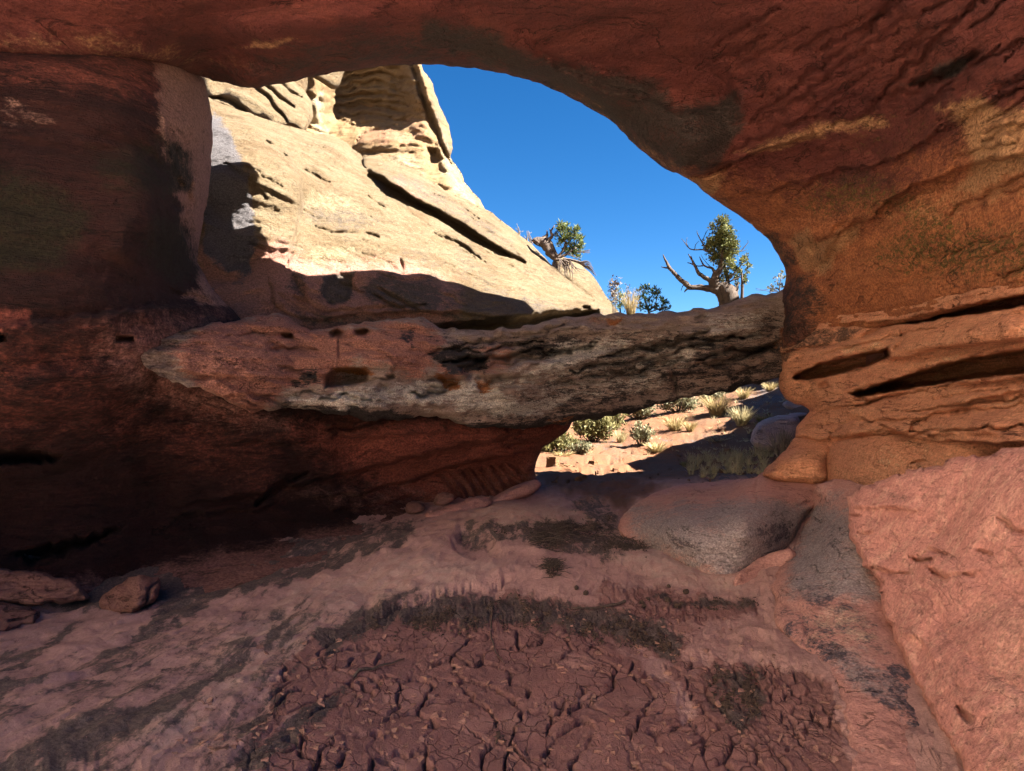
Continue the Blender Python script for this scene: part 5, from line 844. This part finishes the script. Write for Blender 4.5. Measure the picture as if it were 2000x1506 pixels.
# leaning pine on the slope
D = 13.0; pr = empty('pine_tree', P(1085, 508, D)); tag(pr, 'small leaning pine with dark exposed roots clinging to the edge of the sunlit slope', 'tree')
t = Tubes()
t.px([(1046, 476, 9), (1050, 471, 9), (1060, 473, 10), (1067, 482, 9), (1072, 492, 7), (1080, 502, 5.5), (1088, 508, 4)], D, 9, .3); t.px([(1056, 470, 7), (1064, 465, 5), (1069, 458, 2.4), (1068, 450, .8)], D, 6, .2); t.px([(1066, 472, 5), (1074, 466, 3.6), (1079, 460, 3), (1075, 452, 2.2), (1080, 446, 1.6), (1083, 440, .6)], D, 6, .2); t.px([(1075, 452, 1.2), (1073, 446, .5)], D, 4)
t.px([(1073, 470, 4), (1080, 488, 4), (1088, 502, 4)], D, 6, .2); t.px([(1086, 504, 3.2), (1096, 495, 2.4), (1102, 485, 2), (1105, 475, 1.6), (1100, 455, .9), (1097, 445, .5)], D, 6, .2); t.px([(1090, 503, 3), (1105, 498, 2.4), (1115, 490, 1.8), (1126, 484, 1)], D, 6, .2); t.px([(1103, 480, 1), (1115, 468, .8), (1126, 455, .5)], D, 5); t.px([(1104, 497, 1), (1120, 500, .8), (1133, 506, .5)], D, 4)
t.px([(1078, 462, 1), (1085, 455, .8), (1094, 448, .5)], D, 4)
for k in range(26):
    u0 = 1082 + random.random() * 34; v0 = 503 + (u0 - 1082) * .22; ln = random.uniform(16, 44); L = [(u0, v0, 1.3)]; a = random.uniform(-.1, .9)
    for j in range(4): L.append((L[-1][0] + ln / 4 * a + random.uniform(-2.5, 2.5), L[-1][1] + ln / 4 * (1 - .4 * a), 1.1 - .24 * j)); a += random.uniform(-.3, .3)
    t.px(L, D, 4, .1, 0, random.uniform(-.25, .25))
for k in range(9): t.px([(1100, 505, 1.8), (1118, 508, 1.6), (1134, 512 + k * .4, 1.2), (1146 + k, 509 + k * 2.4, .8), (1154 + k * 1.4, 514 + k * 3.2, .35)], D, 4, .1, .8)
for k in range(5): t.px([(1126, 492, .5), (1140, 494 - k, .4), (1152, 494 - k * 1.5, .3)], D, 4, .1, .6)
trunk = t.build('trunk', M_dead)
pb = [(1096, 444, 8), (1103, 443, 7), (1100, 452, 8), (1112, 455, 9), (1125, 452, 8), (1128, 448, 5), (1102, 463, 9), (1118, 466, 9), (1131, 468, 8), (1136, 468, 4), (1096, 472, 7), (1108, 475, 8), (1131, 481, 9), (1118, 486, 9), (1134, 488, 7), (1106, 490, 8), (1090, 478, 5), (1125, 497, 7), (1132, 504, 4), (1118, 496, 6), (1088, 460, 4), (1092, 452, 5)]
crown = leaf_obj('crown', M_pine, [tuple(P(u, v, D + rj.uniform(-.15, .15))) for u, v, r in pb], [r / F * D * .95 for u, v, r in pb], per=150, size=.085, aspect=.2, clump=.3, seed=5); adopt(pr, trunk, crown)
t = Tubes()
for k in range(16):
    u0 = random.choice((1014, 1030, 1036, 1040)); v0 = 462 + (u0 - 1014) * .55; h_ = random.uniform(10, 26); L = [(u0, v0, .8), (u0 + random.uniform(-4, 5), v0 - h_ * .5, .6), (u0 + random.uniform(-8, 10), v0 - h_, .3)]; t.px(L, 13.6, 4)
tag(t.build('bare_shrub', M_twig), 'thin leafless twigs sticking up behind the slope left of the leaning pine', 'shrub')
# evergreens behind the bridge top
D = 10.3
def ever(label, blobs, base, D, mat, seed, stems, name='pine_shrub', size=.06, aspect=.24, per=170):
    r_ = empty(name, P(base[0], base[1], D)); tag(r_, label, 'shrub'); t = Tubes()
    for st_ in stems: t.px(st_, D, 5, .15)
    a = t.build('stem', M_bark); b = leaf_obj('foliage', mat, [tuple(P(u, v, D + rj.uniform(-.15, .15))) for u, v, r in blobs], [r / F * D for u, v, r in blobs], per=per, size=size, aspect=aspect, clump=.32, seed=seed); adopt(r_, a, b)
ever('dark green pine shrub behind the top edge of the bridge, right of the dry grass', [(1256, 564, 7), (1264, 561, 5), (1282, 564, 6), (1248, 569, 6), (1258, 577, 8), (1278, 575, 7), (1272, 588, 8), (1289, 586, 8), (1299, 596, 8), (1303, 604, 6), (1250, 600, 8), (1262, 604, 8), (1278, 603, 8), (1294, 606, 7), (1246, 585, 6), (1288, 573, 4), (1270, 568, 5)], (1270, 616), D, M_dpine, 7,
     [[(1270, 618, 2.5), (1264, 600, 2), (1258, 580, 1.2), (1256, 566, .5)], [(1268, 606, 1.6), (1280, 596, 1.2), (1284, 578, .8), (1282, 566, .4)], [(1268, 610, 1.3), (1290, 602, 1), (1300, 598, .5)], [(1264, 602, 1), (1250, 590, .7), (1247, 572, .4)]])
ever('dark green pine shrub behind the tall dry stalks at the foot of the slope', [(1210, 571, 6), (1206, 582, 6), (1200, 590, 5), (1214, 592, 7), (1216, 580, 5), (1222, 600, 6), (1208, 602, 5)], (1212, 616), D + .2, M_dpine, 9, [[(1212, 618, 2), (1211, 598, 1.4), (1209, 574, .5)], [(1212, 602, 1), (1204, 592, .7), (1200, 588, .4)]])
ever('blue-green shrub peeking over the bridge where it meets the right wall', [(1529, 532, 4), (1524, 540, 5), (1514, 545, 4), (1531, 545, 6), (1519, 552, 5), (1510, 558, 4), (1526, 556, 6), (1516, 566, 6), (1503, 562, 4), (1530, 566, 6), (1508, 570, 4)], (1522, 578), D, M_sage, 11, [[(1524, 580, 1.6), (1522, 560, 1.2), (1526, 540, .5)], [(1520, 570, 1), (1506, 562, .7), (1488, 568, .4), (1476, 566, .3)], [(1516, 570, .8), (1500, 569, .5), (1476, 563, .3)]], size=.03, aspect=.5)
# grasses
def blades(base, h, wd, n, seed, lean=.5, width=.006, heads=0):
    rs = np.random.RandomState(seed); V = []; 
    for k in range(n):
        a = rs.rand() * 2 * math.pi; r0 = wd * .18 * math.sqrt(rs.rand()); p0 = np.array(base) + np.array((math.cos(a) * r0, math.sin(a) * r0, -.02)); a2 = a + rs.normal() * .5; hh = h * (.45 + .6 * rs.rand()); ln = wd * .5 * (.2 + .9 * rs.rand())
        dr = np.array((math.cos(a2), math.sin(a2), 0)); wv = np.cross(dr, (0, 0, 1.0)) * .6 + rs.normal(size=3) * .5; wv /= np.linalg.norm(wv); w_ = width * (.6 + .7 * rs.rand()); prev = None; row = []
        for j in range(4):
            t_ = j / 3; c = p0 + dr * ln * t_ ** (1.6) * lean * 2 + np.array((0, 0, hh * (t_ - .22 * t_ * t_ * lean))); row.append((c - wv * w_ * (1 - t_ * .8), c + wv * w_ * (1 - t_ * .8)))
        for j in range(3): V += [row[j][0], row[j][1], row[j + 1][1], row[j + 1][0]]
        if heads and rs.rand() < heads:
            for m in range(7):
                c = row[3][0] + rs.normal(size=3) * h * .05 - np.array((0, 0, rs.rand() * h * .12)); e = rs.normal(size=(2, 3)) * h * .016; V += [c - e[0], c - e[1], c + e[0], c + e[1]]
    return np.array(V)
def tuft(label, base, h, wd, n, seed, mat, name='grass_tuft', **k):
    V = blades(base, h, wd, n, seed, **k); o = link(name, set_mesh(name, V, (np.arange(len(V)).reshape(-1, 4), np.zeros((0, 3), int)), False), mat); return tag(o, label, 'grass')
pb_ = P(1232, 613, 9.9)
tuft('straw-coloured bunch of dry grass growing on the bridge top before the pine shrubs', pb_, .46, .34, 260, 21, M_straw, width=.0035)
tuft('tall pale dry stalks with fuzzy heads at the foot of the slope', P(1200, 614, 9.9), .60, .16, 46, 22, M_twig, 'dry_stalks', width=.0022, lean=.35, heads=1)
tuft('second clump of dry stalks with fuzzy heads rising out of the straw grass', P(1226, 613, 10.0), .52, .05, 18, 23, M_twig, 'dry_stalks', width=.0022, lean=.35, heads=1)
gs = [('big bright yellow bunchgrass on the sunny hillside seen under the bridge', 1400, 812, 46, 66, 420, M_straw), ('yellow grass tuft left of and below the big bunchgrass', 1318, 842, 34, 46, 260, M_straw), ('small yellow grass tuft just below the big bunchgrass', 1348, 842, 24, 32, 160, M_straw), ('low sunlit straw clump at the edge of the sandy wash right of the sage bush', 1282, 884, 24, 44, 240, M_straw),
      ('tan bunchgrass in the shade to the right of the big yellow one', 1448, 832, 44, 50, 320, M_dry), ('thin dry stalks standing between the olive shrub and the sage bush', 1212, 868, 38, 34, 120, M_dry), ('low tan tuft on the shaded sand left of the pale boulder', 1400, 864, 14, 44, 160, M_dry), ('small green-yellow tuft alone on the sand left of the dry grass patch', 1338, 912, 16, 24, 110, M_olive), ('tiny green tuft at the edge of sun and shade on the wash', 1236, 898, 9, 18, 60, M_olive),
      ('yellow grass on the hillside right beneath the bridge edge', 1452, 778, 26, 40, 200, M_straw), ('pale grass clump at the very top of the gap beside the right wall', 1505, 765, 22, 34, 160, M_straw), ('green spiky clump beside the pale boulder', 1490, 828, 22, 34, 150, M_olive), ('low straw clump in front of the olive shrub', 1100, 892, 14, 40, 160, M_straw)]
for i, (lb, u, v, hp, wp, nn2, mt) in enumerate(gs):
    b, d = ray_ground(u, v); tuft(lb, b, hp / F * d, wp / F * d, nn2, 31 + i, mt, width=.011 if d > 12 else .007)
V = []; rs_ = random.Random(9)
for k in range(95):
    u = rs_.uniform(1345, 1512); v = rs_.uniform(898, 934) - (u - 1345) * .06 + rs_.uniform(-3, 3); b, d = ray_ground(u, v); V.append(blades(b, rs_.uniform(14, 30) / F * d, 22 / F * d, 34, 100 + k, width=.006))
for k in range(240):
    u = rs_.uniform(1080, 1560); v = rs_.uniform(775, 890); b, d = ray_ground(u, v); V.append(blades(b, rs_.uniform(4, 12) / F * d, 16 / F * d, 14, 300 + k, width=.008))
V = np.concatenate(V); tag(link('dry_grass', set_mesh('dry_grass', V, (np.arange(len(V)).reshape(-1, 4), np.zeros((0, 3), int)), False), M_dry), 'patch of short dry grass on the dark soil beside the wash', 'grass', kind='stuff')
# shrubs in the wash
def shrub(label, u, v, wpx, hpx, mat, seed, per=60, size=.05, name='shrub', nst=14, wood=None, leafy=True):
    b, d = ray_ground(u, v); k = d / F; r_ = empty(name, b); tag(r_, label, 'shrub'); rs = random.Random(seed); t = Tubes(); cs = []; rr_ = []
    for i in range(nst):
        a = rs.uniform(-1, 1); h_ = hpx * (1 - .45 * a * a) * rs.uniform(.6, 1); y0 = rs.uniform(-.5, .5); top = b + Vector((a * wpx * .5 * k, y0 * wpx * .5 * k, h_ * k)); mid = b.lerp(top, .5) + Vector((rs.uniform(-.1, .1) * wpx * k, 0, 0)); t.add([b - Vector((0, 0, .05)), mid, top], [.018, .012, .004] if leafy else [.012, .008, .003], 4)
        for j in range(3 if not leafy else 1):
            e = top + Vector((rs.uniform(-.2, .2) * wpx * k, rs.uniform(-.1, .1) * wpx * k, rs.uniform(-.1, .25) * hpx * k)); t.add([mid, (mid + e) / 2 + Vector((0, 0, .02)), e], [.007, .005, .002], 3)
        cs += [tuple(top), tuple(b.lerp(top, .65))]; rr_ += [wpx * .16 * k, wpx * .17 * k]
    kids = [t.build('stem', wood or M_bark)]
    if leafy: kids.append(leaf_obj('foliage', mat, cs, rr_, per=per, size=size, aspect=.35, clump=.35, seed=seed))
    adopt(r_, *kids)
shrub('round grey-green sagebrush standing alone at the edge of the sunny wash', 1256, 878, 48, 52, M_sage, 41, 45, .075)
shrub('big olive-green shrub in the sun at the left of the gap under the bridge', 1158, 868, 76, 62, M_olive, 42, 30, .10, nst=22)
shrub('low spreading green shrub at the far left of the gap beside the pillar', 1090, 886, 74, 34, M_olive, 43, 34, .08, nst=18)
shrub('small green-yellow shrub in front of the big olive one', 1136, 888, 44, 22, M_sage, 44, 40, .06)
shrub('shaded grey-green shrub behind the sagebrush just below the bridge', 1245, 822, 66, 44, M_sage, 45, 26, .09, nst=18)
shrub('dusty green shrub partly hidden by the bridge above the yellow tufts', 1325, 808, 60, 40, M_sage, 46, 26, .09, nst=16)
shrub('dark green shrub low behind the olive one under the dark bridge edge', 1190, 842, 60, 40, M_olive, 47, 26, .09, nst=16)
shrub('grey sage partly hidden by the bridge high on the hillside', 1385, 786, 50, 30, M_sage, 49, 26, .08, nst=14)
shrub('bare twiggy grey shrub leaning over the boulder at the right edge of the wash', 1528, 902, 66, 62, None, 48, nst=34, name='bare_shrub', wood=M_twig, leafy=False)
# rocks in the wash
def grock(mat, pts, label, seed, dd=.0, th=.5, rnd=(8, .12), name='boulder', feats=()):
    b, d = ray_ground(sum(p[0] for p in pts) / len(pts), max(p[1] for p in pts)); v1 = max(p[1] for p in pts); v0 = min(p[1] for p in pts)
    o = rock(name, mat, pts, [(p[0], p[1], d + dd + th * .6 * (v1 - p[1]) / max(v1 - v0, 1)) for p in pts], th, feats, step=3, round_=rnd, jit=1.2, noise=[f_noise(.05, (2, 2, 2.5), 4, seed), f_noise(.015, (9, 9, 12), 3, seed + 1)], back_noise=.02, lam=1e-2); return tag(o, label, 'rock')
M_pale = rock_mat('pale_pink_sandstone', (.42, .30, .25), (.48, .35, .29), (.36, .25, .21), [], bumpd=.03)
grock(M_pale, [(1464, 868), (1470, 840), (1482, 824), (1510, 812), (1545, 810), (1562, 812), (1560, 850), (1540, 880), (1500, 884)], 'large pale pink boulder resting on the shaded slope behind the bare shrub', 401, rnd=(14, .4), th=1.2)
grock(M_pale, [(1538, 812), (1545, 806), (1576, 806), (1574, 811), (1560, 814), (1545, 814)], 'thin flat pale slab lying on top of the pale pink boulder', 403, -.6, rnd=(4, .08))
grock(M_pale, [(1525, 790), (1545, 778), (1590, 780), (1590, 800), (1540, 800)], 'pale slab on the slope above the pink boulder beside the right wall', 405, rnd=(6, .1))
M_wstone = rock_mat('wash_stone', (.13, .065, .038), (.16, .085, .05), (.10, .05, .03), [], bumpd=.02)
M_block = rock_mat('sunlit_block_sandstone', (.17, .09, .045), (.20, .11, .055), (.14, .075, .036), [], bumpd=.02)
def block(label, u, v, wpx, hpx, seed, mat):
    b, d = ray_ground(u, v); k = d / F; bm = bmesh.new(); rs = random.Random(seed); bmesh.ops.create_cube(bm, size=1.0)
    bmesh.ops.subdivide_edges(bm, edges=bm.edges[:], cuts=3, use_grid_fill=True)
    for vv_ in bm.verts:
        tp = 1 - .45 * (vv_.co.z + .5) * (1 + .5 * math.sin(seed + vv_.co.x * 3)); c = Vector((vv_.co.x * tp * wpx * k, vv_.co.y * wpx * k * .9, (vv_.co.z + .42) * hpx * k)); c += Vector((rs.uniform(-1, 1), rs.uniform(-1, 1), rs.uniform(-1, 1))) * .03 * wpx * k; vv_.co = c
    bmesh.ops.rotate(bm, verts=bm.verts[:], matrix=__import__('mathutils').Matrix.Rotation(rs.uniform(.3, 1.1), 3, 'Z')); me = bpy.data.meshes.new('boulder'); bm.to_mesh(me); bm.free(); o = link('boulder', me, mat); o.location = b; return tag(o, label, 'rock')
block('small square-cut block standing on the sunny sand near the pillar', 1080, 914, 22, 24, 1, M_block); block('low reddish stone on the sunny sand right of the square-cut block', 1158, 910, 16, 10, 2, M_block); block('flat stone beside the square-cut block', 1105, 914, 22, 6, 3, M_block)
block('small red rock on the slope beside the shaded bunchgrass', 1420, 884, 12, 8, 4, M_block)
V = []; Q = []; r4 = np.random.RandomState(8); base = 0
for k in range(420):
    u = r4.uniform(1060, 1600); v = r4.uniform(770, 945); b, d = ray_ground(u, v); s_ = .018 + .07 * r4.rand() ** 4; m = 6; ang = np.sort(r4.rand(m)) * 6.28 + 0.3; rd = s_ * (.7 + .5 * r4.rand(m))
    top = np.stack([b.x + np.cos(ang) * rd * .7, b.y + np.sin(ang) * rd * .7, b.z + s_ * (.3 + .5 * r4.rand(m))], 1); bot = np.stack([b.x + np.cos(ang) * rd, b.y + np.sin(ang) * rd, np.full(m, b.z - .06)], 1); V += [top, bot]
    for i in range(m): Q.append((base + i, base + (i + 1) % m, base + m + (i + 1) % m, base + m + i))
    Q += [(base, base + 1, base + 2, base + 3), (base, base + 3, base + 4, base + 5)]; base += 2 * m
tag(link('pebbles', set_mesh('pebbles', np.concatenate(V), (np.array(Q), np.zeros((0, 3), int)), False), M_wstone), 'loose stones and pebbles strewn over the sandy wash', 'pebbles', kind='stuff')
# ------------------------------------------------------------------ litter on the creek bed
def ground_pt(u, v, z=0.0):
    d = gd(v, z); 
    for _ in range(4):
        x = (u - CX) / F * d; g = gz_at(x, d); d = gd(v, g)
    return Vector(((u - CX) / F * d, d, g))
# surface height with relief, looked up on the mesh grid
def relief(p):
    a = math.atan2(p.x, p.y); i = int(np.clip(np.searchsorted(AZ, a), 0, nA - 1)); j = int(np.clip(np.searchsorted(RR, p.y), 0, nR - 1)); return float(X[j * nA + i, 2])
rs = random.Random(17)
t = Tubes()
def twigs(u0, v0, ru, rv, n_, ln, rot=0):
    for k in range(n_):
        a = rs.uniform(0, 6.28); q = rs.random() ** .6; p = ground_pt(u0 + math.cos(a) * ru * q, v0 + math.sin(a) * rv * q); p.z = relief(p) + rs.uniform(0, .05) * (1 - q); b = rs.uniform(0, 6.28); L = rs.uniform(.3, 1) * ln; c = rs.uniform(-.6, .6); pts = [p]
        for j in range(3): b += c; pts.append(pts[-1] + Vector((math.cos(b) * L / 3, math.sin(b) * L / 3, rs.uniform(-.012, .02))))
        t.add(pts, [.004, .0035, .003, .001], 3)
twigs(1100, 1040, 55, 22, 330, .22); twigs(1070, 1062, 26, 14, 170, .18); twigs(1160, 1035, 34, 14, 120, .2); twigs(1080, 1112, 18, 20, 150, .14); twigs(1215, 1062, 45, 14, 160, .14); twigs(1240, 1075, 30, 8, 70, .14)
tag(t.build('twig_pile', M_dead), 'tangled pile of dark drifted twigs on the creek bed below the bridge', 'twigs', kind='stuff')
def scatter(name, label, cat, polys, n_, size, mat, seed, thick_=.25, z=0.0):
    r3 = np.random.RandomState(seed); V = []; Q = []; base = 0; bx = np.array([[p[0] for p in pl] for pl in [sum(polys, [])]]); 
    allp = sum(polys, []); lo = np.min(allp, 0); hi = np.max(allp, 0); cnt = 0
    while cnt < n_:
        c = lo + r3.rand(60, 2) * (hi - lo); ok = np.zeros(60, bool)
        for pl in polys: A_ = np.array(pl, float); ok |= inside(c, A_, np.roll(A_, -1, 0))
        den = fbm(np.c_[c / 34, np.zeros(60)], 3, seed + 40); edge = np.max([polyf(c, pl) for pl in polys], 0)
        ok &= (edge > 26 * r3.rand(60) ** .7) & (den + .25 > .7 * r3.rand(60))
        for u, v in c[ok]:
            if v < 900 or cnt >= n_: continue
            p = ground_pt(u, v); p.z = relief(p) + z; s_ = size * (.35 + r3.rand() ** 2 * 1.3); a = r3.rand() * 6.28; m = 5; ang = a + np.sort(r3.rand(m)) * 6.28; rad_ = s_ * (.6 + .5 * r3.rand(m)); tilt = r3.normal(size=2) * .25
            top = np.stack([p.x + np.cos(ang) * rad_, p.y + np.sin(ang) * rad_, p.z + s_ * thick_ * (1 + .4 * r3.rand(m)) + (np.cos(ang) * tilt[0] + np.sin(ang) * tilt[1]) * rad_], 1); bot = top.copy(); bot[:, 2] = p.z - s_ * .3; bot[:, :2] = np.array((p.x, p.y)) + (bot[:, :2] - np.array((p.x, p.y))) * 1.1
            V.append(top); V.append(bot); V.append(top.mean(0, keepdims=True))
            for i in range(m): Q.append((base + i, base + (i + 1) % m, base + m + (i + 1) % m, base + m + i))
            Q += [(base + i, base + 2 * m, base + (i + 1) % m, base + (i + 1) % m) for i in range(m)]
            base += 2 * m + 1; cnt += 1
    V = np.concatenate(V); q4 = np.array([q for q in Q if q[2] != q[3]]); t3 = np.array([q[:3] for q in Q if q[2] == q[3]]); return tag(link(name, set_mesh(name, V, (q4, t3), False), mat), label, cat, kind='stuff')
M_chip = rock_mat('mud_chips', (.34, .19, .15), (.28, .15, .12), (.20, .12, .10), [], bumpd=.006); M_litter = wood_mat('dark_litter', (.035, .026, .022), (.10, .065, .05))
scatter('mud_chips', 'small curled chips of dried mud scattered over the creek bed', 'mud chips', [[(420, 1300), (700, 1200), (1000, 1180), (1300, 1150), (1520, 1200), (1560, 1500), (300, 1500)], [(1300, 1300), (1640, 1330), (1660, 1500), (1280, 1500)], [(440, 1250), (640, 1250), (560, 1500), (380, 1500)]], 700, .016, M_chip, 5, .22)
scatter('leaf_litter', 'dark leaf litter gathered in the small channel beside the rock hump', 'leaf litter', [[(1115, 968), (1150, 962), (1200, 985), (1216, 1010), (1205, 1050), (1150, 1040), (1120, 1000)], [(900, 1020), (1000, 1010), (1240, 1060), (1330, 1110), (1200, 1090), (980, 1060)], [(1280, 1160), (1480, 1160), (1500, 1185), (1380, 1200), (1270, 1180)], [(720, 1200), (1000, 1160), (1300, 1220), (1340, 1290), (1000, 1230), (700, 1260)], [(1380, 1300), (1480, 1290), (1500, 1400), (1400, 1420)], [(960, 1400), (1000, 1390), (1010, 1450), (960, 1460)]], 4600, .0085, M_litter, 6, .35)
for i, (u, v) in enumerate([(1306, 1145), (1254, 1178), (1265, 1172), (1304, 1176), (1322, 1184), (1340, 1160), (1126, 1152), (1144, 1160), (1258, 1186), (1302, 1262)]):
    p = ground_pt(u, v); p.z = relief(p) + .012
    if i == 0:
        bm = bmesh.new(); bmesh.ops.create_icosphere(bm, subdivisions=3, radius=.022)
        for v_b in bm.verts: v_b.co *= 1 + .25 * math.sin(v_b.co.x * 600) * math.cos(v_b.co.z * 500 + v_b.co.y * 400); v_b.co.z *= .8
        cone_me = bpy.data.meshes.new('pine_cone'); bm.to_mesh(cone_me); bm.free(); cone_me.materials.append(M_litter)
    o = bpy.data.objects.new('pine_cone', cone_me); COL.objects.link(o); o.location = p; o.rotation_euler = (rs.random(), rs.random() * .6, rs.random() * 6); o.scale = [rs.uniform(.7, 1.1)] * 3; tag(o, 'small dark pine cone lying on the dried mud of the creek bed', 'pine cone', 'dark pine cones on the dried mud')
def gtwig(label, pts, r0, mat):
    t = Tubes(); L = []
    for i in range(len(pts) - 1):
        for k in range(4): a = k / 4; L.append((pts[i][0] * (1 - a) + pts[i + 1][0] * a + rs.uniform(-1.5, 1.5), pts[i][1] * (1 - a) + pts[i + 1][1] * a + rs.uniform(-1, 1)))
    L.append(pts[-1]); P3 = [ground_pt(*c) for c in L]
    for p in P3: p.z = relief(p) + r0 * 1.2
    t.add(P3, [r0 * (1 - .75 * i / len(P3)) for i in range(len(P3))], 5, .15); tag(t.build('twig', mat), label, 'twig')
gtwig('long curved dark twig lying across the middle of the creek bed', [(1222, 1178), (1200, 1184), (1160, 1191), (1120, 1190), (1100, 1183)], .011, M_dead)
gtwig('straight twig half sunk in the mud left of the large mud plates', [(690, 1322), (740, 1306), (790, 1290)], .010, M_dead); gtwig('thin vertical root strand on the mud near the middle of the bed', [(962, 1190), (958, 1240), (968, 1280), (985, 1300)], .006, M_dead)
